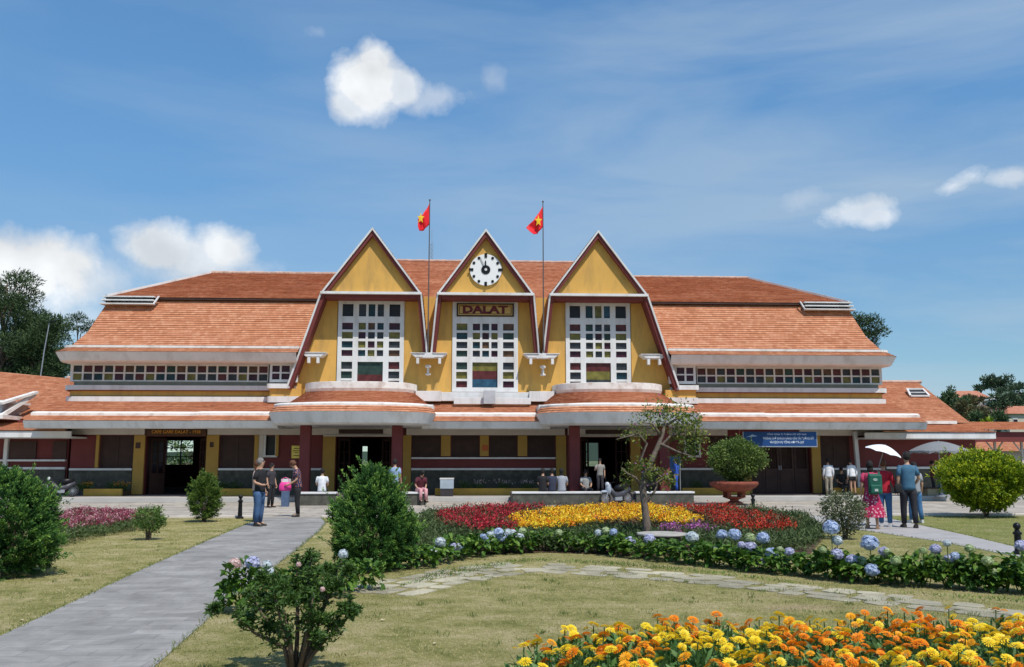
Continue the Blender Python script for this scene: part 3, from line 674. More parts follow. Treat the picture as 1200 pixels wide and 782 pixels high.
    t.build('ridge_tiles', TILE2 if 'TILE2' in globals() else mat('ridge_mortar', (.50, .34, .27), .9, .2, 4.), ST)
    # louvred vent at the roof corner
    v = MB(); xo_, xi_ = 17.12, 14.85
    for z in (8.58, 8.76, 8.93):
        v.box(*sorted((s*xi_, s*(xo_+.02*(8.93-z)*8))), .78+ (z-8.58)*.5, 1.5, z-.03, z+.02)
        v.box(*sorted((s*(xo_-.5), s*(xo_+.05))), 1.5, 9.9, z-.03, z+.02)
    v.bar((s*xi_, .9, 8.56), (s*(xi_-.16), 1.1, 8.97), .09, .05)
    vo = v.build('roof_vent', WHT, ST)
    v = MB(); v.box(*sorted((s*(xi_+.02), s*(xo_-.1))), 1.12, 1.4, 8.56, 8.95); v.build('vent_louvre', BLK, vo)
# central ridge roof
rf = MB()
zc = 11.72; rf.tiles(sub([(-6.6, 5.7, zc), (6.6, 5.7, zc)], 8), sub([(-6.6, .3, 8.80), (6.6, .3, 8.80)], 8), .15)
rf.tiles(sub([(-6.6, 5.7, zc), (6.6, 5.7, zc)], 8), sub([(-6.6, 11.1, 8.8), (6.6, 11.1, 8.8)], 8), .15)
rf.prism([(-6.5, 8.7), (6.5, 8.7), (6.5, 8.9), (-6.5, 8.9)], .25, 11.1)
rf.build('roof', TILE, ST)
for x0 in (-6.55, 6.5): t = MB(); t.add([(x0, .3, 8.8), (x0, 5.7, zc-.02), (x0, 11.1, 8.8), (x0+.06, .3, 8.8), (x0+.06, 5.7, zc-.02), (x0+.06, 11.1, 8.8)], [(0, 1, 2), (5, 4, 3), (0, 3, 4, 1), (1, 4, 5, 2), (2, 5, 3, 0)]); t.build('gable_end', YEL, ST)
t = MB()
for k in range(34):
    xa = -6.5+13*k/34; t.tube([(xa, 5.7, zc+.02+rnd.uniform(-.01, .01)), (xa+13/34*1.04, 5.7, zc+.03+rnd.uniform(-.01, .01))], .085, 7)
t.build('ridge_tiles', MATS['ridge_mortar'], ST)
t = MB(); t.box(-7.0, 7.0, .3, 11.1, 3.4, 8.75); t.box(-17.6, 17.6, .9, 10.6, 3.4, 6.4); t.box(-16.8, 16.8, 1.9, 9.5, 6.4, 8.4); t.build('core_wall', DRK, ST)
MB().box(-17.8, 17.8, 11.1, 11.4, 3.4, 6.0).build('rear_wall', YEL, ST)

# ---- ground-floor canopy
CAN = [(-.02, 4.16), (-2.02, 3.56)]                  # tile field: (y, z) top, bottom
def canopy_run(x0, x1, dy=0., endL=False, endR=False, top=4.16):
    n = max(2, int((x1-x0)/1.2)); L = lambda y, z: sub([(x0, y, z), (x1, y, z)], n)
    t = MB(); t.tiles(L(-.02, top), L(-2.05+dy, 3.56)); t.tiles(L(-2.36+dy, 3.44), L(-2.94+dy, 3.215), .15)
    t.build('canopy_tiles', TILE, ST)
    c = MB(); c.prism([(0, 0), (1, 0), (1, 1), (0, 1)], 0, 0.001); c = MB()
    c.add([(x0, -2.05+dy, 3.44), (x0, -2.0+dy, 3.62), (x0, -2.2+dy, 3.60), (x0, -2.38+dy, 3.53), (x0, -2.38+dy, 3.42)]+[(x1, -2.05+dy, 3.44), (x1, -2.0+dy, 3.62), (x1, -2.2+dy, 3.60), (x1, -2.38+dy, 3.53), (x1, -2.38+dy, 3.42)],
          [(0, 1, 2, 3, 4), (9, 8, 7, 6, 5), (0, 5, 6, 1), (1, 6, 7, 2), (2, 7, 8, 3), (3, 8, 9, 4), (4, 9, 5, 0)])
    c.build('canopy_curb', WHC, ST)
    f = MB(); P = [(-2.90+dy, 3.205), (-2.98+dy, 3.20), (-2.84+dy, 2.93), (-2.7+dy, 2.90), (-.15, 2.98), (-.15, 3.1), (-2.4+dy, 3.3)]
    f.add([(x0, y, z) for y, z in P]+[(x1, y, z) for y, z in P], [tuple(range(7)), tuple(range(13, 6, -1))]+[(i, i+7, (i+1) % 7+7, (i+1) % 7) for i in range(7)])
    f.build('canopy_fascia', WHT, ST)
canopy_run(-18.3, -11.62); canopy_run(11.62, 18.3)
canopy_run(-11.6, -8.3, -.35); canopy_run(8.3, 11.6, -.35)
canopy_run(-2.6, 2.6)
for s in (-1, 1):   # hipped outer ends of the canopy
    t = MB(); E_ = lambda x, y0, y1, z: [(s*x, y0, z), (s*x, y1, z)]
    t.tiles(E_(18.3, 0, 10, 4.16), [(s*18.3, -2.05, 3.56), (s*19.3, 10, 3.56)]) if False else None
    t.add([(s*18.3, -.02, 4.16), (s*18.3, -2.95, 3.2), (s*18.32, -2.95, 3.2), (s*18.9, -.02, 3.9)], [(0, 1, 2, 3)]); 
def bowcanopy(c):
    NP = 36
    def arc(a, b, y0, z, p=2.6, wob=0.):
        out = []
        for i in range(NP+1):
            t = math.pi*i/NP; cs, sn = math.cos(t), math.sin(t)
            out.append((c-a*math.copysign(abs(cs)**(2/p), cs), y0-b*abs(sn)**(2/p), z+(rnd.uniform(-wob, wob))))
        return out
    t = MB(); t.tiles(arc(2.35, 2.0, 0, 4.50), arc(3.05, 4.25, -.2, 3.86)); t.tiles(arc(3.16, 2.15, -2.50, 3.755), arc(3.30, 2.40, -2.6, 3.50), .14, .03)
    t.build('canopy_tiles', TILE, ST)
    def loft(rings, name, m, smooth=False, bevel=0):
        b = MB(); k = len(rings[0])
        for r_ in rings: b.v += r_
        for q in range(len(rings)-1):
            for i in range(k-1): b.f.append([q*k+i, (q+1)*k+i, (q+1)*k+i+1, q*k+i+1]); b.m.append(0)
        return b.build(name, m, ST, smooth)
    loft([arc(2.30, 1.6, 0, 4.48), arc(2.30, 1.6, 0, 4.86), arc(2.32, 1.98, 0, 4.90), arc(2.40, 2.08, 0, 4.88), arc(2.40, 2.08, 0, 4.62), arc(2.36, 2.03, 0, 4.50)][::-1], 'parapet', WHC)
    b = MB(); pp = [(x, y) for x, y, z in arc(2.30, 1.7, 0, 0)]; b.slab(pp, 4.5, 4.6); b.build('parapet_deck', BEI, ST)
    loft([arc(3.0, 4.15, -.2, 3.86), arc(3.05, 4.22, -.2, 3.90), arc(3.14, 2.12, -2.45, 3.87), arc(3.17, 2.16, -2.5, 3.82), arc(3.17, 2.16, -2.5, 3.74)][::-1], 'canopy_curb', WHC)
    loft([arc(3.24, 2.3, -2.7, 3.50), arc(3.32, 2.38, -2.7, 3.50), arc(3.16, 2.18, -2.7, 3.08), arc(3.05, 2.05, -2.7, 3.02), arc(1.5, 1.2, -2.2, 3.03), arc(.01, .01, -2., 3.03)][::-1], 'canopy_fascia', WHT)
    b = MB(); b.box(c-3.15, c+3.15, -2.72, -.16, 3.03, 3.12); b.box(c-3.2, c-3.0, -2.7, -.1, 3.12, 3.9); b.box(c+3.0, c+3.2, -2.7, -.1, 3.12, 3.9); b.build('canopy_soffit', WHT, ST)
    for s_ in (-1, 1):
        b = MB(); xx = c+s_*1.81; b.box(xx-.21, xx+.21, -3.4, -3.0, .40, 3.03)
        b.build('pillar', MAR, ST, bevel=.05)
for c in (-5.36, 5.36): bowcanopy(c)
# straight parapet between the bows
b = MB(); b.box(-3.0, -1.9, -.75, -.003, 4.16, 4.60); b.box(1.9, 3.0, -.75, -.003, 4.16, 4.60); b.box(-1.9, 1.9, -.62, -.003, 4.18, 4.56); b.box(-1.35, 1.95, -1.0, -.76, 4.02, 4.30)
b.build('parapet', WHT, ST, bevel=.015)
b = MB(); b.box(-.08, .42, -1.25, -.77, 4.02, 4.60); b.build('roof_hatch', mat('zinc_sheet', (.42, .42, .44), .5, .1), ST, bevel=.01)
# portico stone walls with white caps and steps
for x0, x1 in ((sx(352, -5.6), sx(394, -5.6)), (sx(470, -5.6), sx(499, -5.6)), (sx(601, -5.6), sx(704, -5.6)), (sx(745, -5.6), sx(812, -5.6))):
    b = MB(); b.box(x0, x1, -5.6, -5.25, 0, .42); b.build('portico_wall', STN, ST)
    b = MB(); b.box(x0-.03, x1+.03, -5.64, -5.2, .422, .49); b.build('portico_cap', WHT, ST, bevel=.01)
for x0, x1 in ((sx(352, -5.6), sx(499, -5.6)), (sx(601, -5.6), sx(812, -5.6))):
    b = MB(); b.box(x0+.02, x1-.02, -5.24, -2.96, .0, .40); b.box(x0+.02, x1-.02, -5.5, -5.241, .01, .20); b.build('portico_floor', mat('portico_floor', (.13, .11, .10), .7, .2, 2.), ST)
# cafe sign
b = MB(); b.box(-14.45, -11.93, -.2, -.003, 2.68, 3.0); so = b.build('cafe_sign', mat('sign_wood', (.07, .028, .012), .5, .2, 3.), ST)
text('CAFE GARE DALAT - 1938', .2, 'lettering', mat('sign_orange', (.75, .32, .03), .5, .05), so, (-13.2, -.212, 2.845), ext=.01, width=2.05)
b = MB(); b.box(-14.9, -14.7, -.13, -.112, 2.15, 2.4); b.box(-11.78, -11.62, -.13, -.112, 2.2, 2.42); b.build('wall_plate', BRN, ST)
b = MB(); b.box(.78-.0-.82, .35-.28, -.13, -.112, 2.06, 2.3); b.box(-.12, .14, -.135, -.112, 2.06, 2.3); b.build('orange_plate', mat('plate_orange', (.45, .10, .02), .5), ST)

# ------------------------------------------------------------------ lower side buildings
def wingbuilding(s, name, label):
    T = thing(name, label, 'station wing')
    x0, x1 = 17.82, 22.1
    b = MB(); b.box(*sorted((s*x0, s*(x1 if s > 0 else 27.))), .2, 12, 0, 3.36 if s < 0 else 2.9); b.build('wall', MAR, T)
    sl = MB(); ex = x1 if s > 0 else 27.
    sl.box(*sorted((s*(x0+.05), s*ex)), .03, .198, 1.26, 1.36)
    if s < 0: sl.box(*sorted((s*(x0+.05), s*ex)), .03, .198, 1.60, 1.68); sl.box(-20.45, -20.3, .02, .198, .2, 2.7)
    sl.build('sill', WHT, T)
    d = MB(); d.box(*sorted((s*(x0+.05), s*ex)), .1, .198, .19, 1.25); d.build('stone_dado', STN, T)
    if s < 0:
        for a, c_ in ((-20.25, -19.15), (-18.45, -17.88)): MB().box(a, c_, .12, .198, 1.70, 2.45).build('shutter', BRN, T)
        MB().box(-21.4, -20.5, .12, .198, .25, 1.25).build('panel', YEL, T)
    else:
        MB().bar((16.45, -.3, .2), (16.36, -.3, 2.9), .16, .16).build('post', WHT, T)
    # fascia, lip, roof
    f = MB(); f.box(*sorted((s*(17.0 if s < 0 else 16.4), s*(x1+.1 if s > 0 else 27))), -1.25 if s > 0 else -1.6, -1.15 if s > 0 else -1.5, 2.58, 2.83)
    f.box(*sorted((s*(17.0 if s < 0 else 16.4), s*(x1+.1 if s > 0 else 27))), -1.15 if s > 0 else -1.5, .2, 2.56, 2.62); f.build('fascia', WHT, T)
    yb = -1.3 if s > 0 else -1.65
    t = MB()
    t.tiles(sub([(s*17.2, .15, 3.24), (s*(20.9 if s > 0 else 27), .15, 3.24)], 5), sub([(s*17.2, yb, 2.86), (s*(x1+.1 if s > 0 else 27), yb, 2.86)], 5), .16)
    if s > 0:
        t.tiles(sub([(15, 6, 5.62), (22.6, 6, 5.62)], 8), sub([(15, .35, 3.32), (22.0, .35, 3.32)], 8), .16)
        t.tiles([(22.6, 6, 5.62), (22.6, 6.1, 5.62)], [(22.0, .35, 3.32), (22.9, 11.7, 3.32)], .16)
    else:
        t.tiles(sub([(-15, 6, 5.66), (-20.6, 6, 5.66), (-24, 6, 6.0), (-30, 6, 6.05)][:2], 6), sub([(-15, .35, 3.40), (-20.6, .35, 3.40)], 6), .16)
        t.tiles([(-20.6, 6, 5.66), (-24, 6, 5.98), (-30, 6, 6.05)], [(-20.6, .35, 3.40), (-24, .35, 3.40), (-30, .35, 3.4)], .16)
    t.build('roof', TILE, T)
    c = MB(); c.box(*sorted((s*17.3, s*(21.2 if s > 0 else 19.4))), -.0, .34, 3.26, 3.40); c.build('roof_curb', WHC, T)
    r_ = MB()
    if s > 0:
        for k in range(20): xa = 15+7.75*k/20; r_.tube([(xa, 6, 5.66), (xa+.4, 6, 5.67)], .09, 7)
        r_.build('ridge_tiles', MATS['ridge_mortar'], T)
        w = MB()
        a, b1, c1, d1 = at(1063, 456, 4.4), at(1081, 456, 4.4), at(1089, 464, 3.7), at(1067, 464, 3.7)
        for p, q in ((a, b1), (b1, c1), (c1, d1), (d1, a)): w.bar(Vector(p), Vector(q), .09, .08)
        w.bar(Vector(a).lerp(Vector(d1), .5), Vector(b1).lerp(Vector(c1), .5), .05, .05); wo = w.build('skylight', WHT, T)
        w = MB(); w.add([tuple(Vector(p)-Vector((0, 0, .01))) for p in (a, b1, c1, d1)], [(0, 3, 2, 1)]); w.build('pane', GLS['dark'], wo)
        for x, z in ((17.3, 2.4), (18.9, 2.4)): pass
    else:
        for k in range(14): xa = -15-5.6*k/14; r_.tube([(xa, 6, 5.68), (xa-.42, 6, 5.70)], .09, 7)
        r_.build('ridge_tiles', MATS['ridge_mortar'], T)
        # flat dormer with a raking white cheek
        w = MB(); w.box(-27, -20.02, -1.1, 1.2, 3.36, 3.52); w.box(-27, -20.3, -.7, 1.6, 3.52, 4.05, 1); w.box(-27, -20.2, -.8, 1.6, 4.05, 4.15)
        w.bar((-20.25, -.85, 3.46), (-19.75, .9, 4.52), .16, .16)
        w.bar((-20.3, -.9, 4.0), (-19.72, .95, 4.6), .3, .10)
        w.build('dormer', [WHC, GRM], T)
        w = MB(); w.box(-21.2, -20.5, -.72, -.701, 3.62, 3.82); w.build('dormer_louvre', BLK, T)
    return T
wingbuilding(-1, 'side_wing', 'low maroon wing with a tiled roof at the left end of the station')
wingbuilding(1, 'side_wing', 'low maroon wing with a tiled roof and skylight at the right end of the station')
T = thing('platform_shelter', 'open tiled platform shelter on braced posts beyond the right wing', 'shelter')
t = MB(); t.tiles(sub([(23.2, 9, 3.72), (36, 9, 3.72)], 6), sub([(22.6, 4.5, 3.16), (36, 4.5, 3.16)], 6), .18); t.build('roof', TILE, T)
t = MB(); t.box(22.8, 36, 4.7, 4.8, 2.55, 3.05); t.box(23, 36, 4.8, 9, 3.0, 3.04); t.build('valance', MAR, T)
for x in (23.2, 24.6, 26.0, 27.4, 28.8):
    b = MB(); b.box(x-.05, x+.05, 5.2, 5.3, 0, 3.0); b.build('post', BEI, T)
    b = MB(); b.bar((x-.45, 5.25, 2.6), (x, 5.25, 2.0), .06); b.bar((x+.45, 5.25, 2.6), (x, 5.25, 2.0), .06); b.build('brace', BEI, T)
T = thing('platform_building', 'low pale building with a small tiled roof seen under the platform shelter', 'building')
MB().box(22, 60, 18, 22, 0, 2.2).build('wall', BEI, T); t = MB(); t.tiles(sub([(21.5, 20, 3.0), (60, 20, 3.0)], 6), sub([(21.5, 17.5, 2.2), (60, 17.5, 2.2)], 6), .2); t.build('roof', TILE, T)

# ------------------------------------------------------------------ flags, banner, plaque
def flagpole(x, label, flagpts, star_at):
    T = thing('flagpole', label, 'flagpole', group=None)
    b = MB(); b.tube([(x, -.8, 6.27), (x, -.8, 13.0)], [.032, .02], 8); b.ball((x, -.8, 13.05), .045); b.build('pole', mat('pole_paint', (.10, .09, .09), .5), T)
    b = MB(); b.lathe([(.02, 5.3), (.12, 5.33), (.12, 5.38), (.05, 5.41), (.05, 5.62), (.13, 5.66), (.13, 5.73), (.08, 5.76)], (x, -.35, 0), 12); b.box(x-.03, x+.03, -.35, -.003, 5.5, 5.56); b.build('pole_socket', WHT, T)
    # waving cloth grid: rows down, columns away from the pole
    top0, bot0, top1, bot1 = flagpts
    nu, nv = 14, 8; fb = MB()
    for j in range(nv+1):
        for i in range(nu+1):
            u, v = i/nu, j/nv
            a = Vector(top0).lerp(Vector(bot0), v); b_ = Vector(top1).lerp(Vector(bot1), v)
            p = a.lerp(b_, u); p.y += .10*math.sin(u*9+v*2.2)*u**.5; p.z -= .12*math.sin(math.pi*u)*(1-v*.5); p.x += .03*math.sin(u*14+v*5)*u
            fb.v.append(tuple(p))
    for j in range(nv):
        for i in range(nu): a = j*(nu+1)+i; fb.f.append([a, a+1, a+nu+2, a+nu+1]); fb.m.append(0)
    red = mat('flag_red', (.72, .012, .02), .6, .05)
    f = fb.build('flag', red, T, smooth=True); md = f.modifiers.new('s', 'SOLIDIFY'); md.thickness = .008
    sb_ = MB(); c, rr = star_at
    pts = []
    for k in range(10):
        a = math.pi/2+k*math.pi/5; r_ = rr if k % 2 == 0 else rr*.42; pts.append((c[0]+math.cos(a)*r_*.62, c[1], c[2]+math.sin(a)*r_))
    sb_.v = pts+[(c[0], c[1]-.01, c[2])]; sb_.f = [[k, (k+1) % 10, 10] for k in range(10)]; sb_.m = [0]*10
    so_ = sb_.build('star', mat('flag_yellow', (.85, .55, .02), .6, .03), f); md = so_.modifiers.new('s', 'SOLIDIFY'); md.thickness = .03
flagpole(-2.49, 'flagpole left of the clock gable with a limp red flag with a yellow star', ((-2.49, -.8, 12.93), (-2.49, -.8, 11.95), (-3.02, -1.1, 12.1), (-2.9, -1.05, 11.55)), ((-2.86, -1.09, 12.15), .26))
flagpole(2.53, 'flagpole right of the clock gable with a red star flag blown to the left', ((2.53, -.8, 12.86), (2.53, -.8, 11.9), (1.72, -1.2, 11.75), (2.1, -1.1, 11.45)), ((2.30, -1.12, 12.08), .27))
T = thing('antenna_mast', 'thin lattice radio mast rising behind the station roof beside the left flagpole', 'antenna')
b = MB()
for dx, dy in ((-.08, 0), (.08, 0), (0, .14)): b.tube([(-3.05+dx, 15+dy, 0), (-3.05+dx, 15+dy, 14.9)], .012, 5)
for k in range(24):
    z = 9+k*.25; b.tube([(-3.13, 15, z), (-2.97, 15, z+.25)], .008, 4)
b.tube([(-3.05, 15.05, 14.8), (-3.05, 15.05, 15.8)], .012, 5); b.build('lattice', GRM, T)
x0, _, z1 = at(871, 506, -2.6); x1, _, z0 = at(957, 523, -2.6)
T = thing('banner_sign', 'blue banner with white lettering hanging over the brown double door', 'banner', ((x0+x1)/2, -2.6, (z0+z1)/2)); w, h = x1-x0, z1-z0
b = MB(); b.box(-w/2, w/2, -.02, .02, -h/2, h/2); b.build('panel', mat('banner_blue', (.008, .05, .17), .5, .15, 1.2), T)
b = MB(); b.box(-w/2, w/2, -.025, .025, -h/2-.04, -h/2); b.box(-w/2-.03, -w/2, -.025, .025, -h/2-.04, h/2); b.box(w/2, w/2+.03, -.025, .025, -h/2-.04, h/2); b.build('frame', GRM, T)
lw = mat('lettering_white', (.75, .8, .85), .5, .02)
text('TỔNG CÔNG TY ĐƯỜNG SẮT VIỆT NAM', .08, 'lettering', lw, T, (.28, -.024, h*.31), ext=.003, width=w*.54)
text('PHÒNG CHỜ KHÁCH HÀNG VẬN TẢI ĐƯỜNG SẮT', .13, 'lettering', lw, T, (.36, -.024, h*.04), ext=.003, width=w*.70)
text('VÀ DỊCH VỤ TỔNG HỢP ĐÀ LẠT', .13, 'lettering', lw, T, (.28, -.024, -h*.24), ext=.003, width=w*.47)
b = MB(); b.prism([(-w*.47, h*.12), (-w*.42, h*.2), (-w*.38, h*.3), (-w*.35, h*.26), (-w*.31, h*.18)][::-1], -.026, -.021); b.build('emblem', mat('emblem_pale', (.3, .42, .55), .5), T)
T = thing('wall_plaque', 'small gold plaque on the maroon wall left of the portico pillar', 'plaque', (-8.1, -.02, 2.0))
b = MB(); b.box(-.22, .22, -.03, .018, -.27, .27); b.build('plate', mat('gold_plate', (.62, .45, .10), .35, .15, 6., metal=.6), T)
b = MB()
for z, ww in ((.15, .12), (.05, .15), (-.03, .08), (-.15, .13)): b.box(-ww, ww, -.036, -.0305, z-.015, z+.015)
b.build('engraving', BRN, T)
T = thing('notice_board', 'blue notice board beside the right maroon portico pillar', 'notice board'); x0, _, z1 = at(784, 536, -2.7); x1, _, z0 = at(797, 550, -2.7)
b = MB(); b.box(x0, x1, -2.72, -2.68, z0, z1); b.build('panel', mat('notice_blue', (.05, .12, .25), .5, .3, 9.), T)
b = MB(); b.box(x0-.03, x1+.03, -2.675, -2.65, z0-.03, z1+.03); b.tube([(x0, -2.66, .4), (x0, -2.66, z0)], .02); b.tube([(x1, -2.66, .4), (x1, -2.66, z0)], .02); b.build('frame', GRM, T)

# ------------------------------------------------------------------ people
def skinmesh(nodes, edges, root, lev=2):
    names = list(nodes); idx = {n: i for i, n in enumerate(names)}
    me = bpy.data.meshes.new('sk'); me.from_pydata([nodes[n][0] for n in names], [(idx[a], idx[b]) for a, b in edges], [])
    o = bpy.data.objects.new('sk', me); COL.objects.link(o)
    o.modifiers.new('k', 'SKIN'); s_ = o.modifiers.new('s', 'SUBSURF'); s_.levels = lev; s_.render_levels = lev
    for n in names:
        r_ = nodes[n][1]; v = me.skin_vertices[0].data[idx[n]]; v.radius = r_ if isinstance(r_, tuple) else (r_, r_); v.use_root = (n == root)
    bpy.context.view_layer.update()
    out = bpy.data.meshes.new_from_object(o.evaluated_get(bpy.context.evaluated_depsgraph_get()))
    vs = [tuple(v.co) for v in out.vertices]; fs = [tuple(p.vertices) for p in out.polygons]
    bpy.data.objects.remove(o); bpy.data.meshes.remove(me); bpy.data.meshes.remove(out)
    return vs, fs
def cloth(name, c, c2=None, sc=40, rough=.85):
    if name in MATS: return MATS[name]
    if c2 is None: return mat(name, c, rough, .15, 9., .3, 60)
    m = mat(name, c, rough, .1, 9., .2, 60); t = m.node_tree; b = t.nodes['Principled BSDF']
    vo = N(t, 'ShaderNodeTexVoronoi'); vo.inputs['Scale'].default_value = sc; tc = N(t, 'ShaderNodeTexCoord'); t.links.new(tc.outputs['Object'], vo.inputs['Vector'])
    f = math_(t, 'LESS_THAN', vo.outputs['Distance'], .34)
    mx = N(t, 'ShaderNodeMix', data_type='RGBA'); t.links.new(f, mx.inputs[0]); mx.inputs[6].default_value = c+(1,); mx.inputs[7].default_value = c2+(1,)
    t.links.new(mx.outputs[2], b.inputs['Base Color']); return m
SKIN = mat('skin', (.46, .26, .17), .55, .08, 12., .05, 80)
EYE = mat('eye_dark', (.02, .015, .012), .3)
LIP = mat('lips', (.32, .11, .09), .5)
HAIRB = mat('hair_black', (.014, .011, .010), .75, .3, 60., .5, 200)
HAIRN = mat('hair_brown', (.12, .045, .02), .5, .3, 60., .5, 200)
HAIRG = mat('hair_grey', (.20, .18, .17), .6, .2, 60., .5, 200)
BOOT = mat('shoe_dark', (.03, .025, .022), .5, .2)
SHOEW = mat('shoe_white', (.6, .58, .55), .6, .1)
def person(label, loc, rz, H=1.7, pose=None, top=None, sleeves='short', bottom=None, btype='trousers', hair=HAIRB, hairlen=0., shoe=BOOT, group=None, hem=.93, lev=2, lean=0., headtilt=0.):
    P = dict(pelvis=(0, .0, .94), spine=(0, .0, 1.10), chest=(0, .005, 1.30), neckb=(0, .015, 1.445), neck=(0, .0, 1.50), jaw=(0, -.022, 1.565), head=(0, -.008, 1.635), crown=(0, .004, 1.695))
    for s_, k in ((-1, 'R'), (1, 'L')):
        P.update({'sh'+k: (s_*.17, .01, 1.39), 'el'+k: (s_*.225, .03, 1.12), 'wr'+k: (s_*.235, -.04, .89), 'hd'+k: (s_*.232, -.06, .82),
                  'hip'+k: (s_*.09, 0, .88), 'kn'+k: (s_*.10, -.01, .49), 'an'+k: (s_*.105, .025, .09), 'toe'+k: (s_*.12, -.12, .035)})
    for k, v in (pose or {}).items(): P[k] = v
    if lean:
        c = Vector(P['pelvis'])
        for k in P:
            if k[:3] in ('hip', 'toe') or k[:2] in ('kn', 'an') or k == 'pelvis': continue
            p = Vector(P[k])-c; p.rotate(Matrix.Rotation(lean, 3, 'X')); P[k] = tuple(c+p)
    if headtilt:
        c = Vector(P['neck'])
        for k in ('jaw', 'head', 'crown'):
            p = Vector(P[k])-c; p.rotate(Matrix.Rotation(headtilt, 3, 'X')); P[k] = tuple(c+p)
    Rr = dict(pelvis=(.145, .105), spine=(.125, .092), chest=(.155, .105), neckb=(.07, .06), neck=.05, jaw=(.058, .07), head=(.075, .092), crown=(.055, .068))
    for k in 'RL': Rr.update({'sh'+k: .056, 'el'+k: .04, 'wr'+k: .027, 'hd'+k: (.034, .02), 'hip'+k: .092, 'kn'+k: .056, 'an'+k: .037, 'toe'+k: (.036, .024)})
    k_ = H/1.72
    nodes = {k: (tuple(c*k_ for c in P[k]), tuple(x*k_ for x in Rr[k]) if isinstance(Rr[k], tuple) else Rr[k]*k_) for k in P}
    ed = [('pelvis', 'spine'), ('spine', 'chest'), ('chest', 'neckb'), ('neckb', 'neck'), ('neck', 'jaw'), ('jaw', 'head'), ('head', 'crown')]
    for k in 'RL': ed += [('chest', 'sh'+k), ('sh'+k, 'el'+k), ('el'+k, 'wr'+k), ('wr'+k, 'hd'+k), ('pelvis', 'hip'+k), ('hip'+k, 'kn'+k), ('kn'+k, 'an'+k), ('an'+k, 'toe'+k)]
    T = thing('person', label, 'person', loc, rz, group)
    vs, fs = skinmesh(nodes, ed, 'pelvis', lev)
    b = MB(); b.add(vs, fs)
    # hands: four fingers and a thumb, slightly curled
    for s_, k in ((-1, 'R'), (1, 'L')):
        w, h = Vector(P['wr'+k]), Vector(P['hd'+k]); d = (h-w).normalized(); fwd = Vector((0, -1, 0)); fwd = (fwd-d*fwd.dot(d))
        fwd = fwd.normalized() if fwd.length > .1 else Vector((0, 0, 1)); inn = d.cross(fwd).normalized()*(1 if s_ > 0 else -1)
        for q, ln in enumerate((.068, .078, .072, .056)):
            p0 = h+d*.012+fwd*(.026-.0175*q); p1 = p0+d*ln*.5+inn*.006; p2 = p1+d*ln*.4+inn*.022
            b.tube([p0*k_, p1*k_, p2*k_], [.0095*k_, .0085*k_, .006*k_], 6)
        p0 = w.lerp(h, .45)+fwd*.022; p1 = p0+d*.03+fwd*.026; p2 = p1+d*.032+fwd*.004+inn*.01
        b.tube([p0*k_, p1*k_, p2*k_], [.011*k_, .010*k_, .007*k_], 6)
    # face in head space
    hd, jw, cr = Vector(P['head']), Vector(P['jaw']), Vector(P['crown'])
    upv = (cr-jw).normalized(); fw = Vector((0, -1, 0)); fw.rotate(Matrix.Rotation(headtilt+lean, 3, 'X')); fw = (fw-upv*fw.dot(upv)).normalized(); rt = fw.cross(upv)
    c0 = jw.lerp(cr, .5)
    def hp(a, f, u): return (c0+rt*a+fw*f+upv*u)*k_
    b.tube([hp(0, .078, .012), hp(0, .10, -.012), hp(0, .086, -.022)], [.006*k_, .013*k_, .008*k_], 6)
    for a in (-1, 1):
        b.ball(hp(a*.03, .080, .014), .011*k_, n=8, mi=1); b.ball(hp(a*.074, -.004, -.005), .008*k_, .016*k_, .026*k_, n=8)
        b.tube([hp(a*.014, .088, .034), hp(a*.046, .078, .036)], .004*k_, 5, 1)
    b.tube([hp(-.022, .078, -.045), hp(0, .086, -.044), hp(.022, .078, -.045)], .006*k_, 6, 2)
    b.build('body', [SKIN, EYE, LIP], T, smooth=True)
    # hair
    hb = MB(); n, m = 18, 12; base = len(hb.v); bald = hair is HAIRG
    for i in range(m+1):
        th = math.pi*i/m
        for q in range(n):
            ph = 2*math.pi*q/n; a, f, u = math.sin(th)*math.cos(ph), math.sin(th)*math.sin(ph), math.cos(th)
            R_ = 1.0
            if f > .15 and u < .38: R_ = .80
            if u < -.45: R_ = .82
            if bald and u > .5 and f > -.2: R_ = .85
            R_ += .02*math.sin(9*ph+5*th)
            hb.v.append(tuple(hp(a*.090*R_, f*.108*R_-.008, u*.125*R_+.012)))
    for i in range(m):
        for q in range(n): q2 = (q+1) % n; hb.f.append([i*n+q, i*n+q2, (i+1)*n+q2, (i+1)*n+q]); hb.m.append(0)
    if hairlen:
        pr = [(0, -.045, .02), (0, -.085, -.08), (0, -.095, -.08-hairlen*.6), (0, -.085, -.08-hairlen)]
        b0 = len(hb.v); rx = (.07, .078, .07, .03)
        for (a, f, u), r_ in zip(pr, rx):
            for q in range(10):
                t = 2*math.pi*q/10; hb.v.append(tuple(hp(a+r_*math.cos(t), f+.03*math.sin(t), u)))
        for i in range(3):
            for q in range(10): q2 = (q+1) % 10; hb.f.append([b0+i*10+q, b0+i*10+q2, b0+(i+1)*10+q2, b0+(i+1)*10+q]); hb.m.append(0)
        hb.f.append([b0+30+q for q in range(10)]); hb.m.append(0)
    hb.build('hair', hair, T, smooth=True)
    J = lambda n_, t_=None, u_=0.: Vector(P[n_]) if t_ is None else Vector(P[n_]).lerp(Vector(P[t_]), u_)
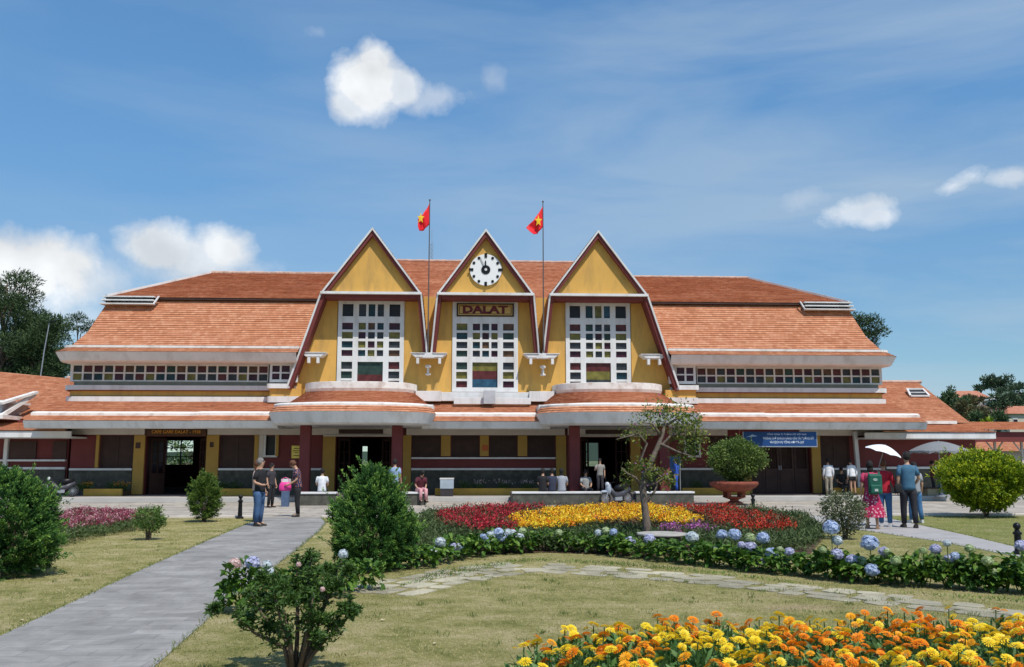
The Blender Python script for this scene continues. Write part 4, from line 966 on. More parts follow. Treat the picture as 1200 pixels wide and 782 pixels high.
    def limb(c, pts, rad, n=14):
        base_ = len(c.v); m_ = len(pts)
        for i, p in enumerate(pts):
            d = (pts[min(i+1, m_-1)]-pts[max(i-1, 0)]).normalized(); a_ = Vector((1, 0, 0)); a_ = (a_-d*a_.dot(d)).normalized(); e_ = d.cross(a_)
            rx_, ry_ = rad[i] if isinstance(rad[i], tuple) else (rad[i], rad[i])
            for q in range(n): t = 2*math.pi*q/n; c.v.append(tuple((p+a_*rx_*math.cos(t)+e_*ry_*math.sin(t))*k_))
        for i in range(m_-1):
            for q in range(n): q2 = (q+1) % n; c.f.append([base_+i*n+q, base_+i*n+q2, base_+(i+1)*n+q2, base_+(i+1)*n+q]); c.m.append(0)
        c.f.append([base_+q for q in range(n)][::-1]); c.m.append(0); c.f.append([base_+(m_-1)*n+q for q in range(n)]); c.m.append(0)
    c = MB(); pe, spn, ch, nb2 = J('pelvis'), J('spine'), J('chest'), J('neckb'); dn = (pe-spn).normalized()
    limb(c, [pe+dn*.07, pe, spn, ch, ch.lerp(nb2, .45), ch.lerp(nb2, .78), nb2.lerp(J('neck'), .15)], [(.172, .128), (.168, .128), (.152, .122), (.182, .132), (.196, .118), (.165, .098), (.072, .068)], 20)
    for k in 'RL':
        s0, e0, w0 = J('sh'+k), J('el'+k), J('wr'+k); c.ball(tuple((s0+Vector((0, 0, -.008)))*k_), .060*k_, n=12)
        if sleeves == 'long': limb(c, [s0, s0.lerp(e0, .5), e0, e0.lerp(w0, .5), e0.lerp(w0, .92)], [.060, .056, .050, .044, .038], 12)
        else: limb(c, [s0, s0.lerp(e0, .4), s0.lerp(e0, .72)], [.060, .060, .059], 12)
    c.build('shirt', top, T, smooth=True)
    if btype in ('trousers', 'shorts'):
        c = MB(); seated = J('knL').z-J('hipL').z > -.2
        limb(c, [pe-dn*.06, pe, pe+dn*.08, pe+dn*.13], [(.150, .115), (.165, .124), (.168, .125), (.12, .10)], 20)
        for k in 'RL':
            h0, k0, a0 = J('hip'+k), J('kn'+k), J('an'+k)
            if btype == 'shorts': limb(c, [h0, h0.lerp(k0, .25), h0.lerp(k0, .45)], [.098, .1, .098], 14)
            else:
                limb(c, [h0, h0.lerp(k0, .3), h0.lerp(k0, .7), k0, k0.lerp(a0, .4), a0.lerp(k0, .03)], [.095, .098, .08, .073, .068, .058], 16)
        c.build(btype, bottom, T, smooth=True)
    else:
        c = MB(); n = 32; px, py, pz = P['pelvis']
        for (r_, z) in ((.13, pz+.10), (.165, pz), (.20, pz-.15), (.26, .6), (.31, .42), (.335, .30)):
            for q in range(n):
                t = 2*math.pi*q/n; w = 1+.07*math.sin(q*math.pi*2/n*8+z*3)*min(1, (pz-z+.1)*2); c.v.append(((px+r_*w*math.cos(t))*k_, (py+r_*w*.82*math.sin(t))*k_, z*k_))
        for i in range(5):
            for q in range(n): q2 = (q+1) % n; c.f.append([i*n+q, i*n+q2, (i+1)*n+q2, (i+1)*n+q][::-1]); c.m.append(0)
        c.build('skirt', bottom, T, smooth=True)
    for k in 'RL':
        a, t_ = Vector(P['an'+k]), Vector(P['toe'+k]); c = MB(); d = (t_-a); d.z = 0; d.normalize(); z0 = min(t_.z, a.z)-.03
        sd = d.cross(Vector((0, 0, 1)))
        prof = [(-.05, .036, .09), (-.03, .042, .10), (.03, .042, .10), (.09, .044, .065), (.15, .043, .05), (.185, .025, .035)]
        vsh = []
        for u_, w_, hh in prof:
            p = Vector((a.x, a.y, 0))+d*u_
            for (ss, zz) in ((-1, 0.), (1, 0.), (1, .6), (.6, 1), (-.6, 1), (-1, .6)): vsh.append(((p.x+sd.x*w_*ss)*k_, (p.y+sd.y*w_*ss)*k_, (z0+.0+hh*zz)*k_))
        fsh = [tuple(range(6))[::-1], tuple(range(30, 36))]+[(i*6+q, i*6+(q+1) % 6, (i+1)*6+(q+1) % 6, (i+1)*6+q) for i in range(5) for q in range(6)]
        c.add(vsh, fsh); c.build('shoe', shoe, T, smooth=False)
    return T
def armpose(side, el, wr, hd): return {'el'+side: el, 'wr'+side: wr, 'hd'+side: hd}
NAVY = cloth('navy_print', (.03, .03, .08), (.55, .22, .10), 26); JEAN = cloth('jeans', (.05, .10, .20)); JEAN2 = cloth('jeans_bright', (.05, .14, .28))
BLKC = cloth('black_cloth', (.016, .016, .018)); WHC_ = cloth('white_cloth', (.66, .66, .68)); KHA = cloth('khaki_cloth', (.28, .24, .18))
RED = cloth('red_cloth', (.48, .02, .04)); PEA = cloth('peach_cloth', (.62, .42, .38), (.42, .25, .2), 45); BLUC = cloth('blue_cloth', (.03, .09, .42)); TEAL = cloth('teal_polo', (.05, .13, .21))
FLO = cloth('floral_skirt', (.38, .015, .07), (.62, .35, .38), 16); GRYC = cloth('grey_print', (.32, .33, .36), (.2, .2, .22), 40); DRC = cloth('dark_cloth', (.04, .035, .04)); MRC = cloth('wine_cloth', (.10, .02, .03))
STEP = dict(anR=(-.10, .10, .10), toeR=(-.12, -.03, .035), anL=(.10, -.10, .09), toeL=(.11, -.24, .035), knL=(.10, -.08, .49), knR=(-.10, .03, .49))
ux = lambda u, v: gr(u, v)[:2]
x, y = ux(303, 617)
person('grey-haired man in a black polo shirt and blue jeans standing by the left path', (x, y, .006), R(75), 1.70, dict(armpose('R', (-.23, .05, 1.12), (-.20, -.17, 1.05), (-.17, -.23, 1.06)), **armpose('L', (.24, .06, 1.13), (.25, -.02, .90), (.25, -.04, .83))), BLKC, 'short', JEAN, hair=HAIRG)
x, y = ux(296, 613)
person('brown-haired woman in a peach blouse half hidden behind the man in black', (x, y+.35, .006), R(100), 1.64, dict(armpose('R', (-.26, .05, 1.10), (-.24, -.12, .92), (-.24, -.16, .86)), **armpose('L', (.30, .0, 1.1), (.30, -.1, .9), (.30, -.12, .83))), PEA, 'short', JEAN, hair=HAIRN, hairlen=.12)
x, y = ux(348, 606)
wb_ = person('woman in a navy and orange blouse looking down into her pink handbag', (x, y, .006), R(-78), 1.66, dict(armpose('R', (-.20, -.02, 1.13), (-.12, -.26, 1.02), (-.08, -.33, 1.0)), **armpose('L', (.21, -.02, 1.13), (.13, -.26, 1.02), (.09, -.33, 1.0))), NAVY, 'short', BLKC, hair=HAIRN, hairlen=0., lean=R(9), headtilt=R(28))
def bagmesh(T, w, d, h, m, strap=None):
    b = MB(); n = 24; prof = [(.55, 0), (.9, .04), (1, .2), (1, .6), (.85, .88), (.6, 1.)]
    for r_, z in prof:
        for q in range(n):
            t = 2*math.pi*q/n; cs, sn = math.cos(t), math.sin(t); b.v.append((w/2*r_*math.copysign(abs(cs)**.7, cs), d/2*r_*math.copysign(abs(sn)**.7, sn), h*z))
    for i in range(len(prof)-1):
        for q in range(n): q2 = (q+1) % n; b.f.append([i*n+q, i*n+q2, (i+1)*n+q2, (i+1)*n+q]); b.m.append(0)
    b.f.append(list(range(n))[::-1]); b.m.append(0); b.f.append([(len(prof)-1)*n+q for q in range(n)]); b.m.append(0)
    return b.build('bag_body', m, T, smooth=True)
PINK = mat('pink_leather', (.75, .05, .28), .4, .08, 5.)
T = thing('handbag', 'bright pink handbag held open by the woman in the navy blouse', 'handbag', (x-.37, y-.03, .76), R(5)); bagmesh(T, .36, .18, .26, PINK)
b = MB(); b.tube([(-.11, 0, .24), (-.09, .0, .36), (0, 0, .40), (.09, 0, .36), (.11, 0, .24)], .01, 6); b.build('handle', PINK, T)
b = MB(); b.tube([(.14, .02, .22), (.28, .04, .52), (.33, .05, .68)], .012, 6); b.build('strap', mat('tan_strap', (.4, .24, .12), .6), T)
person('person in dark clothes standing at the left end of the left portico wall', (sx(319, -6.9), -6.9, .006), R(60), 1.52, {}, DRC, 'short', BLKC, lev=1)
SIT = dict(pelvis=(0, 0, .10), spine=(0, .02, .27), chest=(0, .0, .47), neckb=(0, .0, .61), neck=(0, -.02, .665), jaw=(0, -.045, .73), head=(0, -.03, .80), crown=(0, -.02, .86),
    shR=(-.17, 0, .555), shL=(.17, 0, .555), elR=(-.23, -.06, .30), elL=(.23, -.06, .30), wrR=(-.14, -.24, .20), wrL=(.14, -.24, .20), hdR=(-.11, -.30, .20), hdL=(.11, -.30, .20),
    hipR=(-.09, -.02, .07), hipL=(.09, -.02, .07), knR=(-.11, -.42, .09), knL=(.11, -.42, .09), anR=(-.11, -.42, -.31), anL=(.11, -.42, -.31), toeR=(-.12, -.55, -.365), toeL=(.12, -.55, -.365))
def sit(label, x, y, z, rz, **kw): return person(label, (x, y, z), rz, kw.pop('H', 1.62), kw.pop('pose', SIT), lev=1, **kw)
sit('person in a white shirt sitting on the left portico wall with back turned', sx(378, -5.35), -5.32, .49, R(180), top=WHC_, bottom=DRC)
T = thing('info_stand', 'narrow blue stand with a white top behind the woman with the pink handbag', 'stand', (sx(336, -6.2), -6.2, .006)); b = MB(); b.box(-.13, .13, -.1, .1, 0, .72); b.build('stand_body', cloth('pale_blue_paint', (.08, .12, .2)), T); b = MB(); b.box(-.15, .15, -.12, .12, .722, .98); b.build('stand_top', WHT, T)
person('man in a pale blue shirt standing in front of the left portal', (sx(463, -6.6), -6.6, .006), R(165), 1.66, {}, cloth('pale_blue_cloth', (.25, .34, .5)), 'short', DRC, lev=1)
sit('woman in wine red sitting hunched on the left portico wall beside the white box', sx(492, -5.3), -5.32, .49, R(25), top=MRC, bottom=cloth('pink_cloth', (.6, .3, .32)), lean=R(22), headtilt=R(15))
sit('person in black sitting at the left end of the right portico wall', sx(636, -5.35), -5.32, .49, R(150), top=BLKC, bottom=DRC)
sit('person in dark blue sitting second from the left on the right portico wall', sx(647, -5.35), -5.32, .49, R(190), top=cloth('deep_blue_cloth', (.03, .035, .06)), bottom=BLKC)
sit('woman in a grey patterned top sitting nearest the right portico pillar', sx(658, -5.35), -5.32, .49, R(170), top=GRYC, bottom=BLKC, hairlen=.1)
sit('person in a pale top sitting inside the right portal opening', sx(686, -3.6), -3.6, .42, R(10), top=cloth('pale_grey_cloth', (.3, .3, .29)), bottom=DRC)
person('man in a light shirt leaning on the motorbike at the right portal', (sx(703, -4.6), -4.6, .40), R(-10), 1.30, dict(armpose('R', (-.26, -.05, 1.14), (-.20, -.22, 1.20), (-.16, -.28, 1.24))), cloth('grey_shirt', (.26, .24, .21)), 'short', DRC, lev=1)
person('person in a bright blue jacket standing at the notice board', (sx(792, -4.3), -4.3, .405), R(-105), 1.32, dict(armpose('R', (-.20, -.03, 1.12), (-.16, -.24, 1.05), (-.14, -.30, 1.04))), BLUC, 'long', BLUC, lev=1)
person('man in a white shirt and khaki trousers on the terrace with his back turned', (sx(970, -1.9), -1.9, .187), R(175), 1.50, {}, WHC_, 'long', KHA, lev=1)
person('woman in a white top and black shorts bending on the terrace by the slanted post', (sx(998, -1.9), -1.9, .187), R(190), 1.50, {}, WHC_, 'long', BLKC, btype='shorts', lev=1, lean=R(10), headtilt=R(20))
sit('person in black crouching against the terrace wall between the two people in white', sx(985, -1.0), -1.0, .48, R(0), top=BLKC, bottom=DRC)
x, y = ux(1023, 620)
person('woman with a green backpack and a red floral skirt on the right path', (x, y, .006), R(165), 1.62, dict(STEP, **armpose('R', (-.20, -.04, 1.12), (-.17, -.2, 1.2), (-.15, -.26, 1.24))), cloth('rose_top', (.42, .04, .10)), 'short', FLO, btype='skirt', hairlen=.08, shoe=mat('sandal_tan', (.35, .2, .12), .6))
bx = thing('backpack', 'green backpack with pale badges worn by the woman in the floral skirt', 'backpack', (x+.02, y-.21, .82), R(-15))
GRN = mat('backpack_green', (.012, .10, .065), .6, .1, 8.)
b = MB(); b.box(-.16, .16, -.07, .09, .02, .52); b.build('pack', GRN, bx, bevel=.05); b = MB(); b.box(-.13, .13, -.14, -.071, .04, .26); b.build('front_pocket', GRN, bx, bevel=.03)
b = MB(); b.prism([(.055*math.cos(t), .38+.035*math.sin(t)) for t in [2*math.pi*i/16 for i in range(16)]], -.080, -.071); b.build('badge', cloth('badge_pale', (.35, .45, .40), (.05, .2, .14), 60), bx)
b = MB(); b.box(-.04, .04, -.150, -.141, .10, .16); b.build('badge', mat('badge_light', (.45, .5, .45), .6), bx)
for s_ in (-1, 1):
    b = MB(); b.tube([(s_*.11, .08, .50), (s_*.13, .16, .56), (s_*.14, .28, .52), (s_*.14, .31, .38)], .018, 6); b.build('strap', GRN, bx)
x, y = ux(1041, 618)
person('woman in a red top and jeans carrying a white parasol', (x, y+.12, .006), R(150), 1.66, dict(armpose('L', (.22, -.10, 1.18), (.12, -.20, 1.30), (.10, -.22, 1.36)), **armpose('R', (-.25, .02, 1.12), (-.28, -.12, .95), (-.28, -.16, .9))), RED, 'long', JEAN2, hair=HAIRN, shoe=SHOEW)
def parasol(T, r_, h, ribs, m1, handle, tilt, sag=.04, vert=None, droop=0.):
    b = MB(); n = ribs*4; rings = 6
    for i in range(rings+1):
        u = i/rings
        for q in range(n):
            t = 2*math.pi*q/n; ph = (q % 4)/4; sc = 1-.05*math.sin(math.pi*ph)*u; b.v.append((r_*u*sc*math.cos(t), r_*u*sc*math.sin(t), h*(1-u**1.6)+.02*math.sin(math.pi*ph)*u))
    for i in range(rings):
        for q in range(n): q2 = (q+1) % n; b.f.append([i*n+q, i*n+q2, (i+1)*n+q2, (i+1)*n+q][::-1]); b.m.append(0)
    if droop:
        base = len(b.v); i = rings
        for q in range(n): p = b.v[i*n+q]; b.v.append((p[0]*1.01, p[1]*1.01, p[2]-droop*(.7+.3*math.cos(q*math.pi))))
        for q in range(n): q2 = (q+1) % n; b.f.append([base+q, base+q2, i*n+q2, i*n+q]); b.m.append(0)
    c = b.build('canopy', m1, T, smooth=False); md = c.modifiers.new('s', 'SOLIDIFY'); md.thickness = .004
    b = MB()
    for q in range(ribs):
        t = 2*math.pi*q/ribs; b.tube([(0, 0, h-.02), (r_*.55*math.cos(t), r_*.55*math.sin(t), h*.6-.03), (r_*.97*math.cos(t), r_*.97*math.sin(t), .0)], .004 if r_ < 1 else .012, 4)
    b.build('frame', GRM, T)
T = thing('parasol', 'white parasol tilted over the woman in the red top', 'umbrella', (x-.02, y+.02, 1.86)); T.rotation_euler = (R(8), R(16), 0)
parasol(T, .46, .20, 8, mat('parasol_white', (.78, .78, .8), .6, .03), 1, 0); b = MB(); b.tube([(0, 0, .22), (0, 0, -.62)], .009, 6); b.build('shaft', GRM, T)
x, y = ux(1067, 619)
person('tall man in a teal polo shirt and dark trousers walking on the right path', (x, y, .006), R(172), 1.84, dict(STEP, **armpose('R', (-.26, .0, 1.14), (-.20, -.16, .98), (-.17, -.2, .95))), TEAL, 'short', cloth('charcoal_cloth', (.022, .022, .028)), btype='trousers')
x, y = ux(1079, 614)
person('person in a pale grey patterned shirt and jeans beside the tall man', (x, y+.2, .006), R(-170), 1.58, dict(STEP, **armpose('L', (.27, .02, 1.14), (.24, -.12, 1.0), (.22, -.16, .97))), GRYC, 'short', JEAN2, shoe=SHOEW)
T = thing('shoulder_bag', 'black shoulder bag hanging between the red top and the teal polo', 'bag', (sx(1052, -17.2), -17.2, .85)); bagmesh(T, .26, .12, .24, BLKC); b = MB(); b.tube([(-.1, 0, .2), (-.04, 0, .5), (.02, .02, .62), (.08, 0, .5), (.1, 0, .2)], .01, 5); b.build('strap', BLKC, T)
person('person in wine red standing under the grey patio umbrella', (sx(1092, -2.2), -2.2, .187), R(60), 1.42, {}, MRC, 'long', DRC, lev=1)
# patio umbrella, table, bins
T = thing('patio_umbrella', 'large grey patio umbrella open over the terrace by the right wing', 'umbrella', (sx(1101, -3.4), -3.4, 2.02))
parasol(T, 1.18, .40, 8, mat('patio_grey', (.20, .205, .21), .8, .06), 1, 0, droop=.12); b = MB(); b.tube([(0, 0, .42), (0, 0, -1.8)], .028, 8); b.build('pole', GRM, T)
b = MB(); b.lathe([(.28, -1.835), (.28, -1.78), (.06, -1.74), (.06, -1.6)], (0, 0, 0), 16); b.build('base', GRM, T)
T = thing('side_table', 'low tan counter box under the patio umbrella', 'table', (sx(1091, -2.5), -2.5, .187)); b = MB(); b.box(-.35, .35, -.25, .25, 0, .30); b.build('cabinet', mat('tan_board', (.38, .30, .18), .8), T); b = MB(); b.box(-.5, .5, -.3, .3, .302, .34); b.build('table_top', DRC, T)
T = thing('litter_bin', 'teal litter bin standing under the patio umbrella', 'bin', (sx(1103, -2.8), -2.8, .187)); b = MB(); b.lathe([(.15, 0), (.18, .6), (.185, .6)], (0, 0, 0), 16); b.build('bin_body', mat('bin_teal', (.02, .12, .15), .5), T); b = MB(); b.lathe([(.19, .602), (.17, .68), (.05, .72)], (0, 0, 0), 16); b.build('lid', mat('bin_teal', (0, 0, 0)), T)
T = thing('cool_box', 'white and grey box standing on the central planter wall', 'box', (sx(524, -1.9), -1.9, .187)); b = MB(); b.box(-.28, .28, -.2, .2, .3, .68); b.build('box_body', mat('box_grey', (.36, .42, .48), .6), T, bevel=.02); b = MB(); b.box(-.29, .29, -.21, .21, .682, .74); b.build('lid', WHT, T); b = MB(); b.box(-.26, .26, -.18, .18, 0, .298); b.build('stand', DRC, T)
# motorbikes
def motorbike(label, loc, rz, fair, sc=1.):
    T = thing('motorbike', label, 'motorbike', loc, rz); T.scale = (sc, sc, sc); rub = mat('tyre_rubber', (.02, .02, .02), .8)
    for yy in (-.62, .60):      # front wheel towards local -Y
        b = MB(); n = 24; 
        for q in range(n):
            t = 2*math.pi*q/n
            for k in range(8):
                s_ = 2*math.pi*k/8; r_ = .255+.042*math.cos(s_); b.v.append((.042*math.sin(s_), yy+r_*math.cos(t), .30+r_*math.sin(t)))
        for q in range(n):
            for k in range(8): q2, k2 = (q+1) % n, (k+1) % 8; b.f.append([q*8+k, q*8+k2, q2*8+k2, q2*8+k]); b.m.append(0)
        w = b.build('wheel', rub, T, smooth=True)
        b = MB()
        for q in range(8): t = math.pi*q/8; b.bar((0, yy-.22*math.cos(t), .30-.22*math.sin(t)), (0, yy+.22*math.cos(t), .30+.22*math.sin(t)), .012)
        b.build('rim', GRM, w)
    b = MB(); 
    for s_ in (-.07, .07): b.tube([(s_, -.62, .30), (s_, -.45, .85)], .022, 8)
    b.build('fork', GRM, T)
    b = MB(); b.tube([(-.34, -.34, 1.0), (-.2, -.42, .98), (0, -.44, .94), (.2, -.42, .98), (.34, -.34, 1.0)], .016, 8); b.build('handlebar', BLK, T)
    b = MB(); b.ball((0, -.5, .90), .12, .09, .11, 12); b.build('headlamp', mat('lamp_glass', (.5, .52, .55), .15), T, smooth=True)
    fm = mat(*fair)
    b = MB(); b.ball((0, -.44, .72), .15, .13, .26, 12); b.ball((0, -.66, .60), .07, .20, .06, 10); b.build('fairing', fm, T, smooth=True)
    b = MB(); b.tube([(0, -.40, .75), (0, -.1, .42), (0, .3, .48), (0, .7, .72)], [.10, .13, .15, .10], 12); b.build('body_shell', mat('shell_dark', (.05, .05, .06), .4, .1), T, smooth=True)
    b = MB(); b.tube([(0, -.05, .74), (0, .25, .78), (0, .65, .84)], [.10, .14, .11], 12); b.build('seat', BLK, T, smooth=True)
    b = MB(); b.box(-.11, .11, -.15, .25, .2, .42); b.build('engine', GRM, T, bevel=.03)
    for s_ in (-1, 1):
        b = MB(); b.tube([(s_*.24, -.38, 1.0), (s_*.30, -.36, 1.14)], .008, 5); b.ball((s_*.32, -.36, 1.18), .06, .015, .04, 8); b.build('mirror', BLK, T, smooth=True)
motorbike('motorbike with pale blue fairing parked in the gap of the right portico wall', (sx(722, -6.0), -6.0, .006), R(-62), ('fairing_pale', (.34, .38, .44), .35, .1), .85)
motorbike('dark motorbike parked by the planter at the left end of the terrace', (sx(72, -2.1), -2.1, .187), R(-70), ('fairing_dark', (.03, .03, .035), .35, .1), .8)
# bollards
def bollard(label, u, v, h=.62):
    x, y = ux(u, v); T = thing('bollard', label, 'bollard', (x, y, 0)); b = MB()
    b.lathe([(.11, 0), (.11, .04), (.065, .07), (.055, h-.16), (.075, h-.14), (.075, h-.11), (.045, h-.09), (.04, h-.06)], (0, 0, 0), 14); b.build('post', BLK, T, smooth=False)
    b = MB(); b.ball((0, 0, h), .065, n=12); b.build('finial', BLK, T, smooth=True)
bollard('dark metal bollard behind the man in black at the lawn edge', 281, 608, .62); bollard('dark metal bollard behind the red flowers near the stone urn', 883, 602, .55); bollard('dark metal bollard at the right edge of the picture beside the path', 1194, 650, .50)
# street lamp far left behind the wing
T = thing('street_lamp', 'thin curved street lamp in front of the left pines', 'street lamp'); p0, p1, p2 = at(47, 445, 18), at(58, 378, 18), at(61, 375, 18)
b = MB(); b.tube([(p0[0], 18, 0), p0, at(52, 410, 18), p1], [.045, .04, .035, .03], 8); b.build('pole', GRM, T); b = MB(); b.bar(p1, Vector(p1)+Vector((.45, -.2, .05)), .14, .08); b.build('lamp_head', BLK, T)

# ------------------------------------------------------------------ vegetation
def raw_mesh(name, verts, faces4, tint, m, parent=None, mats=None):
    me = bpy.data.meshes.new(name); nv, nf = len(verts), len(faces4)
    me.vertices.add(nv); me.vertices.foreach_set('co', np.asarray(verts, dtype=np.float32).ravel())
    me.loops.add(nf*4); me.polygons.add(nf); me.loops.foreach_set('vertex_index', np.asarray(faces4, dtype=np.int32).ravel())
    me.polygons.foreach_set('loop_start', np.arange(nf, dtype=np.int32)*4)
    try: me.polygons.foreach_set('loop_total', np.full(nf, 4, dtype=np.int32))
    except Exception: pass
    me.update(calc_edges=True); me.validate()
    a = me.attributes.new('tint', 'FLOAT', 'POINT'); a.data.foreach_set('value', np.asarray(tint, dtype=np.float32))
    for mm in aslist(m): me.materials.append(mm)
    return me
def unit(a): return a/np.maximum(np.linalg.norm(a, axis=1, keepdims=True), 1e-9)
def leaf_arrays(P, D, L, Wd, tint, tipup=.15, droop=0., wide=.45):
    n = len(P); D = unit(D); side = unit(np.cross(D, rng.normal(size=(n, 3)))); L = np.asarray(L).reshape(-1, 1); Wd = np.asarray(Wd).reshape(-1, 1)
    mid = P+D*L*wide; tip = P+D*L; tip[:, 2] -= droop*L[:, 0]
    v = np.stack([P, mid+side*Wd/2, tip, mid-side*Wd/2], 1).reshape(-1, 3)
    f = np.arange(n*4).reshape(n, 4); t = np.stack([tint-tipup*.3, tint, tint+tipup, tint], 1).ravel()
    return v, f, np.clip(t, 0, 1)
def foliage(name, P, D, L, Wd, tint, m, parent=None, **kw):
    v, f, t = leaf_arrays(P, D, L, Wd, tint, **kw); return link(name, raw_mesh(name, v, f, t, m), parent)
CONI = attr_mat('conifer_needles', (.008, .035, .010), (.05, .145, .026), .7, .12, (.25, .40, .07))
CONI2 = attr_mat('light_conifer', (.02, .05, .008), (.08, .15, .02), .7, .2, (.20, .27, .05))
YGR = attr_mat('yellow_green_leaves', (.035, .09, .006), (.20, .29, .012), .55, .14, (.58, .60, .03))
GRE = attr_mat('garden_leaves', (.016, .045, .008), (.065, .13, .026), .45, .2, (.26, .38, .09))
HYDL = attr_mat('hydrangea_leaves', (.018, .055, .008), (.08, .175, .022), .45, .3, (.30, .42, .06))
PINE = attr_mat('pine_needles', (.014, .034, .014), (.055, .095, .032), .8, .15, (.13, .18, .065))
BARK = mat('bark', (.12, .085, .06), .9, .35, 9., .6, 25); BARKP = mat('pale_bark', (.15, .115, .09), .9, .3, 12., .5, 30)
SHRB = attr_mat('pale_shrub', (.05, .07, .03), (.13, .16, .07), .6, .2, (.45, .42, .34))
def profile_bush(name, label, cat, x, y, prof, nclump, nleaf, L, Wd, m, upb=.5, lump=.16, stem=True, tl=(.2, .6), spread=.07, z0=0., sqx=1., deep=.35, group=None, spray=.0):
    # prof: (z, r) outline; foliage is many sprays set through the outer shell, pointing out and up
    T = thing(name, label, cat, (x, y, z0), 0, group)
    zs = np.array([p[0] for p in prof]); rs = np.array([p[1] for p in prof])
    zz = np.linspace(zs[0], zs[-1], 200); w = np.interp(zz, zs, rs)+.05; w /= w.sum(); z = rng.choice(zz, nclump, p=w)+rng.normal(0, .01, nclump)
    th = rng.uniform(0, 2*np.pi, nclump); r0 = np.interp(z, zs, rs)
    lob = 1+lump*np.sin(th*3+z*7+x)+lump*.7*np.sin(th*7-z*11+y)+rng.normal(0, lump*.35, nclump)
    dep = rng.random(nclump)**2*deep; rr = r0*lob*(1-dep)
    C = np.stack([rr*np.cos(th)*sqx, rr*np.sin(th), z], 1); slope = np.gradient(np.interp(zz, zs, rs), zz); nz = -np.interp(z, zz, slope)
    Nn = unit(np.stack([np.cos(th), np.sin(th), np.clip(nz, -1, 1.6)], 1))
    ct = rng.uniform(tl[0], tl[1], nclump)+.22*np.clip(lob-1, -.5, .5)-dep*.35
    A_ = unit(Nn+np.array([0, 0, upb])+rng.normal(0, .28, (nclump, 3))); tt_ = rng.random((nclump*nleaf, 1)); sl = np.repeat(rng.uniform(.5, 1.5, (nclump, 1))*np.where(rng.random((nclump, 1)) < .07, 2.1, 1.), nleaf, 0)
    P = np.repeat(C, nleaf, 0)+np.repeat(A_, nleaf, 0)*spray*tt_*sl+rng.normal(0, spread, (nclump*nleaf, 3))*(1.15-.8*tt_ if spray else 1.); D = np.repeat(A_, nleaf, 0)*1.0+rng.normal(0, .5 if spray else .6, (nclump*nleaf, 3)); D[:, 2] += upb*.3
    if spray: ct_add = (tt_[:, 0]-.55)*.50
    else: ct_add = 0
    P[:, 2] = np.maximum(P[:, 2], .02)
    n = len(P); foliage('foliage', P, D, rng.uniform(.6, 1.3, n)*L, rng.uniform(.7, 1.3, n)*Wd, np.clip(np.repeat(ct, nleaf)+ct_add+rng.normal(0, .1, n), 0, 1), m, T, tipup=.3)
    if stem:
        b = MB(); H = zs[-1]
        for k in range(5):
            a = rnd.uniform(0, 6.28); q = rs.max()*.55; b.tube([(0.03*math.cos(a), .03*math.sin(a), 0), (q*.35*math.cos(a), q*.35*math.sin(a), H*.3), (q*math.cos(a), q*math.sin(a), H*.65)], [.03, .022, .01], 6)
        b.build('trunk', BARK, T)
    return T
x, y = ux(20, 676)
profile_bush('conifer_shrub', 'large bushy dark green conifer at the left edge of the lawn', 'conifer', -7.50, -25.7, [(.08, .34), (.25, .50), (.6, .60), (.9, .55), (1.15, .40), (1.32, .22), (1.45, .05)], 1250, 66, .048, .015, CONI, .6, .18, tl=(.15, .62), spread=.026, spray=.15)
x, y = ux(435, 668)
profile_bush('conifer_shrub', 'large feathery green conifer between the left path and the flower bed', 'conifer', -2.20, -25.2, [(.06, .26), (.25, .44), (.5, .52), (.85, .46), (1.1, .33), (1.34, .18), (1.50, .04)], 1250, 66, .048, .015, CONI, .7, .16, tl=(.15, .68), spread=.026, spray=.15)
x, y = ux(239, 612)
profile_bush('conifer_shrub', 'small rounded conifer on the lawn in front of the cafe door', 'conifer', x, y, [(.14, .10), (.26, .22), (.5, .30), (.82, .29), (1.02, .19), (1.20, .05)], 420, 40, .06, .02, CONI2, .5, .20, tl=(.2, .65), spread=.035, spray=.12)
x, y = ux(174, 633)
profile_bush('sapling', 'small thin topiary sapling in front of the pink flower bed', 'sapling', x, y, [(.20, .10), (.35, .24), (.5, .27), (.66, .18)], 200, 14, .05, .022, GRE, .6, .1, tl=(.35, .8), spread=.04)
x, y = ux(1156, 606)
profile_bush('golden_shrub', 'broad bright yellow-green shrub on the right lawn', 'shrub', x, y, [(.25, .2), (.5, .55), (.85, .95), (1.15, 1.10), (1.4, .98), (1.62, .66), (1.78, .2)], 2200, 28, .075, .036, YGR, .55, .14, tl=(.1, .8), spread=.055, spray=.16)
x, y = ux(990, 632)
profile_bush('rose_bush', 'pale leafy rose bush beside the right path behind the hydrangeas', 'shrub', x, y, [(.15, .12), (.35, .30), (.6, .40), (.8, .34), (.95, .1)], 260, 14, .055, .032, SHRB, .4, .2, tl=(.1, .75), spread=.06)
